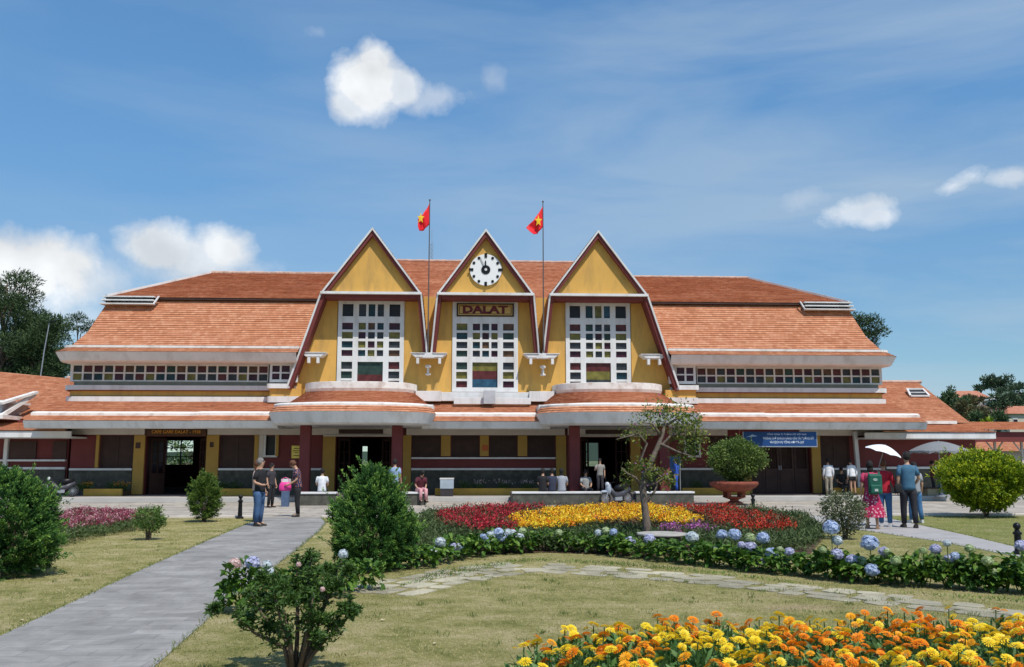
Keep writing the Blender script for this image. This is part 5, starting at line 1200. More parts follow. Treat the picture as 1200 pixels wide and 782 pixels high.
# background pot shrub in terracotta urn
TER = mat('terracotta', (.22, .055, .032), .8, .25, 7., .3, 30, dirt=(.14, .06, .04), dscale=3, damt=.6)
UX, UY = sx(859, -5.9), -5.9
T = thing('stone_urn', 'large fluted terracotta urn on legs holding a round shrub', 'planter', (UX, UY, 0))
b = MB(); n = 48; prof = [(.20, 0.0), (.34, .03), (.30, .10), (.16, .16), (.16, .20), (.40, .28), (.44, .31)]; b.lathe(prof, (0, 0, 0), 24)
for k in range(4): a = math.pi/4+k*math.pi/2; b.box(.38*math.cos(a)-.06, .38*math.cos(a)+.06, .38*math.sin(a)-.06, .38*math.sin(a)+.06, .30, .50)
b.build('pedestal', TER, T)
b = MB()
for i, (r_, z) in enumerate(((.35, .48), (.60, .56), (.80, .68), (.88, .78), (.86, .86), (.76, .88), (.70, .82), (.1, .80))):
    for q in range(n): t = 2*math.pi*q/n; w = 1+.035*math.cos(q*math.pi*2/n*16)*(1 if 1 <= i <= 4 else 0); b.v.append((r_*w*math.cos(t), r_*w*math.sin(t), z))
for i in range(7):
    for q in range(n): q2 = (q+1) % n; b.f.append([i*n+q, i*n+q2, (i+1)*n+q2, (i+1)*n+q]); b.m.append(0)
b.f.append([q for q in range(n)][::-1]); b.m.append(0); b.build('bowl', TER, T, smooth=True)
profile_bush('potted_shrub', 'round light green shrub growing in the terracotta urn', 'shrub', UX+.12, UY, [(.0, .10), (.25, .25), (.5, .72), (.85, .92), (1.15, .80), (1.38, .52), (1.52, .15)], 620, 20, .10, .05, attr_mat('pot_leaves', (.02, .05, .012), (.09, .15, .03), .5, .25, (.30, .38, .09)), .3, .12, tl=(.2, .8), z0=.84, spread=.09)
# small plants along the planters
for u, yy, c in ((98, -.8, 0), (104, -.85, 1), (146, -.8, 1), (560, -.8, 2), (590, -.8, 2), (618, -.8, 2), (545, -.8, 0), (133, -.7, 0), (235, -.8, 0), (262, -.7, 0), (277, -.7, 0), (815, -.7, 0), (850, -.7, 0)):
    xx = sx(u, yy); lab = {0: 'low green plant', 1: 'orange flowers', 2: 'pale flowers'}[c]
    T = thing('planter_plant', f'{lab} in the planter below ' + {98: 'the far left shutter post', 104: 'the far left shutter', 146: 'the pier left of the cafe', 560: 'the second central shutter', 590: 'the third central shutter', 618: 'the fourth central shutter', 545: 'the first central pier', 133: 'the middle of the far left shutter', 235: 'the right cafe pier', 262: 'the shutter right of the cafe', 277: 'the middle of the shutter right of the cafe', 815: 'the small right window', 850: 'the urn'}[u], 'plant', (xx, yy, .40))
    n = 260; P = rng.normal(0, 1, (n, 3))*np.array([.16, .12, .10])+np.array([0, 0, .14]); P[:, 2] = np.abs(P[:, 2]); D = rng.normal(0, .5, (n, 3)); D[:, 2] += .7
    foliage('foliage', P, D, rng.uniform(.05, .12, n), np.full(n, .03), rng.uniform(.1, .6, n), GRE, T)
    if c:
        m_ = attr_mat('petal_orange', (.55, .16, .01), (.75, .35, .02), .5, .2) if c == 1 else attr_mat('petal_pale', (.5, .3, .35), (.65, .6, .6), .5, .2)
        n = 70; P = rng.normal(0, 1, (n, 3))*np.array([.17, .12, .05])+np.array([0, 0, .30 if c == 1 else .34]); foliage('blossom_cluster', P, rng.normal(0, .5, (n, 3)), np.full(n, .05), np.full(n, .045), rng.uniform(0, 1, n), m_, T)

# flowering tree in the round bed
x, y = ux(757, 639)
T = thing('flowering_tree', 'gnarled small tree with sparse leaves and pale branches in the round flower bed', 'tree'); YT = y
def tp(u, v, dy=0.): p = at(u, v, YT+dy); return Vector(p)
b = MB(); base = Vector((x, y, 0))
b.tube([base, tp(758, 615), tp(755, 590), tp(753, 570), tp(758, 552), tp(768, 530), tp(777, 508), tp(780, 490)], [.115, .08, .066, .078, .066, .05, .035, .018], 10)
b.build('trunk', BARKP, T, smooth=True)
brs = [[(755, 575), (745, 560), (735, 555), (728, 548)], [(757, 556), (750, 540), (758, 520), (748, 508), (735, 512), (722, 515)], [(760, 545), (775, 560), (782, 555)], [(768, 530), (785, 512), (800, 506), (812, 512)], [(775, 512), (765, 497), (752, 495)],
       [(778, 500), (795, 490), (808, 485)], [(758, 570), (770, 566), (780, 560), (792, 565)], [(756, 590), (768, 575), (773, 556)], [(773, 520), (795, 530), (812, 535)], [(750, 512), (742, 498), (728, 508)]]
for i, br in enumerate(brs):
    dy = [-.2, -.25, .2, .2, -.1, .3, -.25, .2, -.15, .1][i]; b = MB(); m_ = len(br); b.tube([tp(u, v, dy*k/(m_-1)) for k, (u, v) in enumerate(br)], [.034-.026*k/(m_-1) for k in range(m_)], 7); b.build('branch', BARKP, T, smooth=True)
cl = [(745, 500, 15, 45), (760, 486, 14, 70), (778, 482, 16, 120), (795, 486, 18, 150), (810, 496, 16, 150), (817, 512, 15, 150), (808, 528, 16, 130), (795, 512, 15, 90), (795, 540, 10, 50), (738, 552, 13, 70), (733, 566, 10, 45), (762, 556, 12, 60), (775, 558, 12, 80), (785, 563, 9, 60), (757, 545, 12, 50), (752, 510, 14, 35), (770, 500, 12, 50), (730, 510, 9, 12)]
Ps = []; Dv = []; tt = []
for u, v, r_, n in cl:
    n = int(n*1.75); c = tp(u, v, rnd.uniform(-.3, .3)); k = r_/58.
    Ps.append(rng.normal(0, .44, (n, 3))*k+np.array(c)); d = rng.normal(0, 1, (n, 3)); d[:, 2] += .3; Dv.append(d); tt.append(np.clip(rng.normal(.55, .22, n), 0, 1))
Ps = np.concatenate(Ps); n = len(Ps)
foliage('foliage', Ps, np.concatenate(Dv), rng.uniform(.05, .10, n), rng.uniform(.025, .045, n), np.concatenate(tt), attr_mat('tree_leaves', (.03, .06, .012), (.12, .18, .03), .5, .3, (.33, .32, .07)), T)
n = 60; P = Ps[rng.integers(0, len(Ps), n)]; foliage('blossom_cluster', P, rng.normal(0, 1, (n, 3)), np.full(n, .05), np.full(n, .045), rng.uniform(0, 1, n), attr_mat('petal_violet', (.35, .04, .12), (.45, .2, .5), .5, .2), T)
RGX, RGY = x+.05, y-1.3
T = thing('tree_ring', 'round pale concrete seat ring around the foot of the gnarled tree', 'tree ring', (RGX, RGY, .04)); b = MB()
b.lathe([(.33, -.04), (.33, .26)], (0, 0, 0), 28); b.build('base', STN, T); b = MB(); b.lathe([(.46, .262), (.47, .28), (.46, .30), (.05, .301)], (0, 0, 0), 32); b.build('slab', mat('old_concrete', (.36, .34, .30), .9, .2, 6.), T)

# foreground shrub
FX, FY = -2.10, -31.9
T = thing('camellia_shrub', 'open branching dark-leaved shrub in the foreground with a few pink blooms', 'shrub', (FX, FY, 0))
stems = []
for k, (a, r_, h, z1) in enumerate([(2.9, .42, .62, .25), (2.5, .30, .80, .3), (1.9, .15, .92, .35), (.8, .12, .95, .35), (.3, .34, .86, .3), (-.2, .45, .60, .2), (3.4, .48, .48, .2), (4.2, .30, .65, .25), (5.3, .28, .62, .25), (1.3, .35, .75, .3), (6., .38, .42, .15)]):
    b = MB(); c, s_ = math.cos(a), math.sin(a)
    pts = [Vector((.04*c, .04*s_, 0)), Vector((.12*c+.02, .12*s_, z1)), Vector((r_*.7*c, r_*.7*s_, h*.68)), Vector((r_*c, r_*s_, h))]
    b.tube(pts, [.022, .017, .010, .004], 7); b.build('stem', BARK, T, smooth=True); stems.append(pts)
    for j in range(3):
        q = pts[2].lerp(pts[3], rnd.random()) if j else pts[1].lerp(pts[2], .8); e = q+Vector((rnd.uniform(-.18, .18), rnd.uniform(-.18, .18), rnd.uniform(.02, .16))); stems.append([q, e, e, e])
Ps = []; Dv = []; Tt = []
for pts in stems:
    for seg in ((1, 2), (2, 3)):
        for k in range(24 if seg == (1, 2) else 34):
            t = rnd.random()**.8; p = pts[seg[0]].lerp(pts[seg[1]], t)+Vector((rnd.gauss(0, .025), rnd.gauss(0, .025), rnd.gauss(0, .02))); nb_ = rnd.randint(5, 8); tb_ = rnd.uniform(.15, .6)
            if p.z < .16: continue
            for q in range(nb_): Ps.append(tuple(p)); Dv.append((rnd.gauss(0, .8), rnd.gauss(0, .8), rnd.gauss(.45, .5))); Tt.append(min(1, max(0, rnd.gauss(tb_, .1))))
n = len(Ps); foliage('foliage', np.array(Ps), np.array(Dv), rng.uniform(.030, .062, n), rng.uniform(.011, .02, n), np.array(Tt), GRE, T, droop=.1)
def petals_ball(nf, r_, fl=.018):          # a globe of four-petalled florets
    P = unit(rng.normal(size=(nf, 3))); P[:, 2] = np.where(P[:, 2] < -.55, -P[:, 2], P[:, 2]); vs = []; fs = []; ts = []
    for p in P:
        p = p*(1+rng.normal(0, .05)); a = np.cross(p, rng.normal(size=3)); a /= np.linalg.norm(a); c = np.cross(p, a); t = rng.uniform(.1, .9); o = p*r_
        for k in range(4):
            th = k*np.pi/2; d = a*np.cos(th)+c*np.sin(th); e = a*np.cos(th+np.pi/2)+c*np.sin(th+np.pi/2); b0 = len(vs)
            vs += [o, o+(d*.62+e*.42)*fl+p*fl*.12, o+d*fl*1.05+p*fl*.2, o+(d*.62-e*.42)*fl+p*fl*.12]; fs.append([b0, b0+1, b0+2, b0+3]); ts += [t-.15, t, t+.1, t]
    core = MB(); core.ball((0, 0, 0), r_*.93, n=10)
    off = len(vs); 
    for f in core.f: fs.append([off+i for i in f])
    vs += [np.array(v) for v in core.v]; ts += [.15]*len(core.v)
    return np.array(vs), np.array(fs), np.clip(ts, 0, 1)
HB = attr_mat('hydrangea_blue', (.20, .27, .45), (.46, .56, .76), .6, .2, (.74, .80, .88)); HV = attr_mat('hydrangea_violet', (.28, .28, .45), (.56, .57, .76), .6, .2, (.78, .78, .86))
HG = attr_mat('hydrangea_green', (.20, .28, .10), (.46, .55, .28), .6, .2, (.68, .72, .52)); HW = attr_mat('hydrangea_white', (.35, .42, .45), (.62, .68, .72), .6, .2, (.80, .80, .80))
HP = attr_mat('hydrangea_pink', (.45, .25, .22), (.70, .50, .46), .6, .2, (.8, .7, .66))
def headset(m, nm): return [raw_mesh(nm, *petals_ball(110, .095, .021), m) for _ in range(3)]
HEADS = dict(b=headset(HB, 'flower_head'), v=headset(HV, 'flower_head'), g=headset(HG, 'flower_head'), w=headset(HW, 'flower_head'), p=headset(HP, 'flower_head'))
for k, (u, v, c) in enumerate(((378, 691, 'p'), (350, 662, 'p'))):
    o = link('bloom', HEADS[c][k % 3], T); p = Vector(at(u, v, FY-.25))-Vector((FX, FY, 0)); o.location = p; o.scale = (.22,)*3
def big_leaves(n, rx, ry, h, L=.12, Wd=.085, tl=(.15, .75)):
    ts = rng.uniform(0, 2*np.pi, n); rr = np.sqrt(rng.random(n)); z = h*(.25+.75*rng.random(n))*(1-.25*rr**2); P = np.stack([rr*np.cos(ts)*rx, rr*np.sin(ts)*ry, z], 1)
    D = np.stack([np.cos(ts), np.sin(ts), rng.normal(.25, .35, n)], 1)+rng.normal(0, .45, (n, 3)); D = unit(D)
    up = unit(np.stack([rng.normal(0, .35, n), rng.normal(0, .35, n), np.ones(n)], 1)); S_ = unit(np.cross(D, up)); U = np.cross(S_, D)
    Ls = rng.uniform(.7, 1.2, n)[:, None]*L; Ws = rng.uniform(.75, 1.15, n)[:, None]*Wd; V_ = []
    mid0 = P; tip = P+D*Ls-U*Ls*.18; m1 = P+D*Ls*.5+U*.004
    a1 = P+D*Ls*.28+S_*Ws*.46+U*.014; a2 = P+D*Ls*.68+S_*Ws*.40+U*.004; b1 = P+D*Ls*.28-S_*Ws*.46+U*.014; b2 = P+D*Ls*.68-S_*Ws*.40+U*.004
    v = np.stack([mid0, a1, a2, tip, m1, b2, b1], 1).reshape(-1, 3); base = (np.arange(n)*7)[:, None]
    f = np.concatenate([base+np.array([[0, 1, 2, 4]]), base+np.array([[4, 2, 3, 3]])[:, :], base+np.array([[0, 4, 5, 6]]), base+np.array([[4, 3, 5, 5]])], 0)
    return v, n, np.repeat(np.clip(rng.uniform(tl[0], tl[1], n)+.25*(z/h-.6), 0, 1), 7)
def leafmesh(name, n, rx, ry, h, m, **kw):
    v, n, t = big_leaves(n, rx, ry, h, **kw); me = bpy.data.meshes.new(name); F = []
    for i in range(n): b0 = i*7; F += [(b0, b0+1, b0+2, b0+4), (b0+4, b0+2, b0+3), (b0, b0+4, b0+5, b0+6), (b0+4, b0+3, b0+5)]
    me.from_pydata(v.tolist(), [], F); a = me.attributes.new('tint', 'FLOAT', 'POINT'); a.data.foreach_set('value', t.astype(np.float32)); me.materials.append(m); return me
HL = [leafmesh('foliage', 200, .36, .26, .34, HYDL) for _ in range(4)]
HLs = [leafmesh('foliage', 110, .30, .22, .34, HYDL) for _ in range(2)]
heads = [(516,636,7,'w'),(507,647,7,'w'),(531,642,7,'v'),(538,642,6,'w'),(566,630,5,'b'),(569,634,5,'b'),(575,628,6,'w'),(584,625,7,'b'),(587,630,7,'b'),(595,625,6,'w'),(601,625,5,'w'),(609,630,6,'w'),(612,623,5,'g'),(655,625,5,'g'),(701,625,5,'w'),(710,622,5,'g'),(719,624,5,'b'),(738,635,7,'v'),
 (761,632,7,'v'),(811,630,8,'w'),(846,627,7,'b'),(861,627,8,'b'),(879,631,7,'g'),(894,631,8,'b'),(879,641,8,'v'),(869,639,5,'v'),(839,644,5,'g'),(904,649,8,'b'),(892,659,6,'v'),(925,647,6,'v'),(914,644,4,'g'),(974,619,10,'b'),(981,634,7,'w'),(981,650,8,'v'),(964,645,5,'g'),(999,657,8,'v'),(1009,658,7,'g'),(1019,637,11,'b'),(1022,669,9,'b'),(1036,647,7,'v'),
 (1040,647,5,'g'),(1050,658,7,'g'),(1096,644,7,'v'),(1082,646,5,'g'),(1110,637,5,'w'),(1119,652,6,'b'),(1112,655,6,'v'),(1136,643,6,'g'),(1157,658,7,'g'),(1166,671,5,'g'),(1197,640,8,'v')]
line = [(470, 668), (530, 656), (590, 648), (650, 645), (720, 650), (800, 660), (880, 668), (960, 677), (1040, 684), (1120, 690), (1220, 697)]
def ly(u): return float(np.interp(u, [p[0] for p in line], [p[1] for p in line]))
us = [484, 508, 534, 560, 586, 612, 640, 668, 697, 724, 752, 782, 812, 840, 866, 892, 918, 946, 976, 1002, 1028, 1054, 1082, 1110, 1138, 1166, 1196]
ordn = 'first second third fourth fifth sixth seventh eighth ninth tenth eleventh twelfth thirteenth fourteenth fifteenth sixteenth seventeenth eighteenth nineteenth twentieth twenty-first twenty-second twenty-third twenty-fourth twenty-fifth twenty-sixth twenty-seventh'.split()
cnum = ['no', 'one', 'two', 'three', 'four', 'five', 'six', 'seven']
buckets = {i: [] for i in range(len(us))}
for h in heads: buckets[min(range(len(us)), key=lambda i: abs(us[i]-h[0]))].append(h)
for i, u in enumerate(us):
    px, py = ux(u, ly(u)); hs = buckets[i]; names = sorted({dict(b='blue', v='violet', g='green', w='white')[h[3]] for h in hs})
    lab = f"hydrangea with {cnum[len(hs)]} {' '.join(names)+' ' if names else ''}head{'s' if len(hs) != 1 else ''}, {ordn[i]} from left in row"
    T = thing('hydrangea', lab, 'hydrangea', (px, py, 0), 0, 'hydrangeas in the row behind the stone path')
    sc = 1.0 if u < 1060 and u not in (946,) else .85
    o = link('foliage', HL[i % 4] if u != 946 else HLs[0], T); o.rotation_euler.z = rnd.uniform(0, 6.28); zs_ = [at(h[0], h[1], py-.15)[2]/.36 for h in hs]; o.scale = (sc*rnd.uniform(.9, 1.15), sc, max(sc*rnd.uniform(.9, 1.15), min(1.9, .92*sum(zs_)/len(zs_)) if zs_ else 0))
    zf = o.scale.z
    if zf > 1.25:
        o.scale.z = 1.15; o2 = link('foliage', HLs[i % 2], T); o2.location.z = .34*(zf-1.05); o2.rotation_euler.z = rnd.uniform(0, 6.28); o2.scale = (.9, .9, 1.0)
    st = MB()
    for k in range(4): a = rnd.uniform(0, 6.28); st.tube([(0.02*math.cos(a), .02*math.sin(a), 0), (.15*math.cos(a), .12*math.sin(a), .3)], .008, 5)
    for (hu, hv, hr, hc) in hs:
        Yh = py-rnd.uniform(.10, .26); p = Vector(at(hu, hv, Yh))-Vector((px, py, 0)); dist = Yh-CY
        o = link('flower_head', HEADS[hc][rnd.randint(0, 2)], T); o.location = p; s_ = hr*dist/F/.105; o.scale = (s_, s_, s_*.88); o.rotation_euler = (rnd.uniform(-.3, .3), rnd.uniform(-.3, .3), rnd.uniform(0, 6.28))
        st.tube([(p.x*.4, p.y*.4, 0), (p.x*.85, p.y*.9, max(.05, p.z*.6)), (p.x, p.y, p.z-.02)], .007, 5)
    st.build('stem', HYDL2 if 'HYDL2' in globals() else mat('stem_green', (.08, .12, .03), .7), T)
# hydrangeas behind the foreground shrub
for (u, v, hs, lab) in ((285, 718, [(275, 662, 8, 'p'), (296, 661, 9, 'v'), (313, 663, 6, 'w'), (317, 671, 6, 'w')], 'hydrangea with pink and lilac heads at the left of the foreground shrub'), (345, 705, [], 'leafy hydrangea directly behind the foreground shrub'), (392, 700, [(402, 650, 6, 'w')], 'hydrangea with one pale head right behind the foreground shrub'), (424, 692, [], 'low hydrangea foliage at the right of the foreground shrub')):
    px, py = ux(u, v); T = thing('hydrangea', lab, 'hydrangea', (px, py, 0), 0, 'hydrangeas around the foreground shrub'); o = link('foliage', HL[rnd.randint(0, 3)], T); o.scale = (.75, .75, 1.15)
    if len(hs) > 1: o2 = link('foliage', HLs[0], T); o2.location.z = .24; o2.scale = (.8, .8, .95)
    for (hu, hv, hr, hc) in hs:
        p = Vector(at(hu, hv, py))-Vector((px, py, 0)); o = link('flower_head', HEADS[hc][0], T); o.location = p; s_ = hr*(py-CY)/F/.105; o.scale = (s_,)*3
        MB().tube([(0, 0, 0), (p.x*.8, 0, p.z*.6), tuple(p)], .007, 5).build('stem', MATS['stem_green'], T)

# calendula plants in the front bed
def calendula_head(col):
    vs, fs, ts = [], [], []
    for ring_, (r_, z, n, ln, wd) in enumerate(((.012, .004, 16, .034, .013), (.009, .010, 14, .027, .011), (.006, .014, 11, .019, .009), (.002, .016, 8, .011, .007))):
        for k in range(n):
            a = 2*np.pi*(k+.5*(ring_ % 2))/n+rng.normal(0, .05); d = np.array([np.cos(a), np.sin(a), 0]); s_ = np.array([-np.sin(a), np.cos(a), 0]); b0 = len(vs); p = d*r_+np.array([0, 0, z]); rise = rng.normal(.12+.16*ring_, .06)
            vs += [p, p+d*ln*.6+s_*wd/2+[0, 0, rise*ln*.8], p+d*ln+[0, 0, rise*ln*.6], p+d*ln*.6-s_*wd/2+[0, 0, rise*ln*.8]]; fs.append([b0, b0+1, b0+2, b0+3]); t = rng.uniform(.35, .8); ts += [t-.3, t, t+.15, t]
    return raw_mesh('flower_head', np.array(vs), np.array(fs), np.clip(ts, 0, 1), col)
CO = attr_mat('petal_deep_orange', (.62, .12, .004), (.90, .27, .008), .5, .3, (.95, .46, .03)); CYl = attr_mat('petal_yellow', (.80, .44, .01), (.92, .68, .02), .5, .3, (.95, .82, .12)); CM = attr_mat('petal_amber', (.70, .22, .006), (.90, .40, .01), .5, .2, (.92, .58, .05))
CH = {'orange': [calendula_head(CO) for _ in range(3)], 'yellow': [calendula_head(CYl) for _ in range(3)], 'amber': [calendula_head(CM) for _ in range(3)]}
CALL = attr_mat('calendula_leaves', (.03, .08, .02), (.10, .21, .05), .5, .3, (.27, .40, .16))
def cal_leaves():
    n = 44; a = rng.uniform(0, 2*np.pi, n); z = rng.uniform(.02, .19, n); P = np.stack([.03*np.cos(a), .03*np.sin(a), z], 1)+rng.normal(0, .03, (n, 3))*[1, 1, .3]
    D = np.stack([np.cos(a), np.sin(a), rng.uniform(.3, 1.4, n)], 1); v, f, t = leaf_arrays(P, D, rng.uniform(.07, .12, n), rng.uniform(.022, .036, n), rng.uniform(.15, .8, n), wide=.6)
    b = MB(); b.tube([(0, 0, 0), (.005, .004, .15), (0, 0, .30)], .0045, 5); off = len(v); v = np.concatenate([v, np.array(b.v)]); q = [f_ for f_ in b.f if len(f_) == 4]
    f = np.concatenate([f, np.array(q)+off]); t = np.concatenate([t, np.full(len(b.v), .4)]); return raw_mesh('foliage', v, f, t, CALL)
CLV = [cal_leaves() for _ in range(6)]
sheet('flower_bed_soil', [[(-.45, -35.5), (-.40, -32.2), (.1, -31.6), (1, -31.2), (3, -31.05), (6.5, -31.0), (6.5, -35.5)]], .012, SOIL)
cnt = 0; tries = 0; pts = []
while cnt < 285 and tries < 20000:
    tries += 1; x, y = rnd.uniform(-.35, 4.9), rnd.uniform(-34.2, -31.15)
    yb = np.interp(x, [-.4, 0, .8, 3, 6], [-32.35, -31.95, -31.5, -31.35, -31.25])
    if y > yb: continue
    # keep to what the camera can see and keep plants apart
    d = y-CY; u = 600+F*((x-CX)*math.cos(YAW)-(y-CY)*math.sin(YAW))/((x-CX)*math.sin(YAW)+(y-CY)*math.cos(YAW))
    if u > 1225 or u < 585 or 391+(.30-1.7)*-F/d+147 > 860: continue
    if any((x-a)**2+(y-b_)**2 < .115**2 for a, b_ in pts): continue
    pts.append((x, y)); cnt += 1
    patch = math.sin(x*3.1+1)*math.cos(y*2.7)+rnd.gauss(0, .55); c = 'orange' if patch > .25 else ('amber' if patch > -.15 else 'yellow')
    if x < .6 and rnd.random() < .3: c = 'yellow'
    T = thing('calendula', f'{c} calendula in full bloom in the front flower bed', 'flower', (x, y, 0), rnd.uniform(0, 6.28), f'{c} calendulas in the front bed')
    hz = rnd.uniform(.28, .37); sc = hz/.30; o = link('foliage', CLV[rnd.randint(0, 5)], T); o.scale = (1.15, 1.15, sc)
    o = link('flower_head', CH[c][rnd.randint(0, 2)], T); o.location = (0, 0, hz); k = rnd.uniform(.95, 1.35); o.scale = (k, k, k); o.rotation_euler = (rnd.uniform(-.3, .3)+.42, rnd.uniform(-.35, .35), rnd.uniform(0, 6.28))
    for q in range(rnd.choice((1, 2, 3, 3))):
        a = rnd.uniform(0, 6.28); cc = c if rnd.random() < .75 else rnd.choice(('orange', 'amber', 'yellow')); k = rnd.uniform(.6, 1.15)
        o = link('flower_head', CH[c][rnd.randint(0, 2)], T); o.location = (.075*math.cos(a), .075*math.sin(a), hz-rnd.uniform(.0, .09)); o.scale = (k, k, k); o.rotation_euler = (rnd.uniform(-.35, .35)+.42, rnd.uniform(-.4, .4), rnd.uniform(0, 6.28))
    if rnd.random() < .35:
        o = link('flower_bud', CH[c][rnd.randint(0, 2)], T); o.location = (rnd.uniform(-.05, .05), rnd.uniform(-.05, .05), hz-.06); o.scale = (.45, .45, .8)

# flower carpets of the round bed (masses nobody could count)
def inpoly(x, y, poly):
    c = np.zeros(len(x), bool); n = len(poly)
    for i in range(n):
        x0, y0 = poly[i]; x1, y1 = poly[(i+1) % n]; cond = ((y0 > y) != (y1 > y)) & (x < (x1-x0)*(y-y0)/(y1-y0+1e-12)+x0); c ^= cond
    return c
def scatter(poly, dens, jit=0):
    P = np.array(poly); x0, y0 = P.min(0); x1, y1 = P.max(0); n = int((x1-x0)*(y1-y0)*dens); x = rng.uniform(x0, x1, n); y = rng.uniform(y0, y1, n); k = inpoly(x, y, poly); return x[k], y[k]
def carpet(name, label, cat, poly, dens, h, m, L, Wd, nl, up=.4, tl=(.1, .9), sd=.03, hj=.05):
    x, y = scatter(poly, dens); kk = (x-RGX)**2/.75**2+(y-RGY)**2/1.1**2 > 1; x, y = x[kk], y[kk]; n = len(x); z = h+hj*np.sin(x*2.3)*np.cos(y*1.7)+rng.normal(0, hj*.6, n); t = rng.uniform(tl[0], tl[1], n)
    P = np.repeat(np.stack([x, y, z], 1), nl, 0)+rng.normal(0, sd, (n*nl, 3)); P[:, 2] = np.maximum(P[:, 2], .03); D = rng.normal(0, .8, (n*nl, 3)); D[:, 2] += up
    o = foliage(name, P, D, rng.uniform(.6, 1.3, n*nl)*L, rng.uniform(.7, 1.2, n*nl)*Wd, np.clip(np.repeat(t, nl)+rng.normal(0, .08, n*nl), 0, 1), m); return tag(o, label, cat, None, 'stuff')
g4 = lambda pts, z: [gr(u, v, z)[:2] for u, v in pts]
BED = g4([(488, 652), (484, 628), (497, 609), (540, 603), (700, 600), (880, 604), (940, 612), (966, 630), (950, 650), (880, 652), (757, 652), (640, 648), (560, 650)], 0)
BEDF = [(x, min(y, -12.9)) for x, y in BED]
sheet('flower_bed_soil', [BEDF], .012, SOIL)
BORD = attr_mat('border_leaves', (.02, .045, .012), (.065, .10, .03), .6, .2, (.15, .20, .07)); REDL = attr_mat('salvia_leaves', (.05, .012, .012), (.13, .05, .03), .6, .2, (.20, .16, .06))
BEDI = [(x, min(y, -13.0)) for x, y in g4([(497, 645), (495, 626), (508, 612), (560, 607), (700, 604), (870, 607), (925, 614), (950, 630), (930, 642), (757, 644), (640, 641), (560, 644)], 0)]
carpet('border_plants', 'low green border plants filling the round bed', 'border plants', BEDF, 280, .17, BORD, .09, .022, 5, .6, (.1, .8), .07, .05)
YP = g4([(597, 606), (615, 599), (660, 593), (720, 590), (770, 591), (800, 597), (826, 606), (800, 609), (760, 606), (720, 607), (660, 612), (612, 613)], .42); YP = [(x, min(y, -13)) for x, y in YP]
carpet('marigolds', 'dense band of yellow marigolds across the round bed', 'flowers', YP, 95, .39, attr_mat('marigold_mix', (.72, .18, .006), (.86, .50, .012), .5, .2, (.90, .72, .06)), .038, .036, 18, .3, (.0, 1), .030, .03)
RL = [(x, min(y, -13)) for x, y in g4([(512, 600), (545, 593), (590, 590), (640, 593), (600, 603), (596, 608), (610, 613), (600, 615), (560, 618), (523, 611)], .38)]
RR = [(x, min(y, -13)) for x, y in g4([(765, 590), (800, 588), (850, 592), (895, 602), (933, 612), (926, 617), (870, 616), (835, 612), (832, 606), (804, 596)], .38)]
SAL = attr_mat('salvia_red', (.16, .01, .015), (.42, .015, .03), .5, .2, (.70, .05, .07)); SAL2 = attr_mat('salvia_scarlet', (.20, .015, .01), (.55, .03, .015), .5, .2, (.78, .09, .03))
carpet('salvias', 'patch of crimson flowers at the left of the round bed', 'flowers', RL, 50, .36, SAL, .042, .028, 14, .8, (.1, .9), .035, .06)
carpet('salvias', 'patch of scarlet flowers at the right of the round bed', 'flowers', RR, 46, .35, SAL2, .042, .028, 14, .8, (.0, .9), .035, .06)
RU = [(x, min(y, -13.05)) for x, y in g4([(512, 606), (560, 600), (700, 597), (880, 602), (935, 614), (925, 622), (830, 620), (757, 618), (640, 618), (555, 623), (520, 617)], .25)]
carpet('salvia_foliage', 'reddish brown foliage under the flowers of the round bed', 'foliage', RU, 170, .24, REDL, .085, .03, 6, .7, (.1, .9), .06, .07)
PV = g4([(770, 616), (800, 613), (832, 614), (835, 619), (800, 621), (772, 620)], .33)
carpet('petunias', 'small patch of violet flowers below the yellow marigolds', 'flowers', PV, 45, .33, attr_mat('petal_lilac', (.3, .05, .2), (.5, .18, .42), .5, .2), .05, .04, 8, .5)
PK = [(x, min(y, -12.9)) for x, y in g4([(70, 600), (110, 595), (172, 600), (180, 605), (150, 609), (110, 613), (70, 621)], .28)]
carpet('begonias', 'patch of pink and crimson flowers in the left bed', 'flowers', PK, 120, .27, attr_mat('petal_pinks', (.10, .012, .02), (.30, .04, .08), .5, .2, (.72, .42, .44)), .04, .03, 13, .6)
PG = [(x, min(y, -13.0)) for x, y in g4([(60, 612), (80, 606), (120, 603), (190, 603), (190, 612), (150, 620), (110, 626), (75, 636), (50, 640)], 0.1)]
carpet('border_plants', 'low green border around the pink flowers of the left bed', 'border plants', PG, 260, .15, BORD, .08, .022, 6, .6, (.2, .9), .06, .04)
sheet('bed_edge', [g4([(484, 650), (480, 618), (494, 618), (492, 650)], 0)], .010, mat('red_gravel', (.30, .15, .09), .95, .3, 9., .5, 40))
# grass blades where the lawn is close
def grass(name, poly, dens, hmean, seed, avoid=()):
    x, y = scatter(poly, dens)
    for av in avoid: k = ~inpoly(x, y, av); x, y = x[k], y[k]
    n = len(x); P = np.stack([x, y, np.zeros(n)], 1); D = rng.normal(0, .7, (n, 3)); D[:, 2] = 1
    pt = .5+.5*np.sin(x*1.7+y*.6)*np.sin(y*1.3-x*.5); o = foliage(name, P, D, rng.uniform(.5, 1.3, n)*hmean, np.full(n, hmean*.2), np.clip(.25+.5*pt+rng.normal(0, .22, n), 0, 1), GRS, wide=.35, tipup=.3); tag(o, kind='stuff'); return o
GRS = attr_mat('grass_blades', (.11, .12, .03), (.36, .31, .13), .8, .25, (.64, .53, .30))
STONEC = [(425, 697), (480, 686), (540, 674), (600, 666), (650, 666), (720, 671), (800, 677), (880, 685), (960, 694), (1040, 703), (1110, 710), (1200, 720)]
lawnA = [(-3.9, -33.2), (5.5, -33.2), (8.3, -27), (8.8, -22), (8.2, -16), (-4.2, -16), (-3.7, -26)]
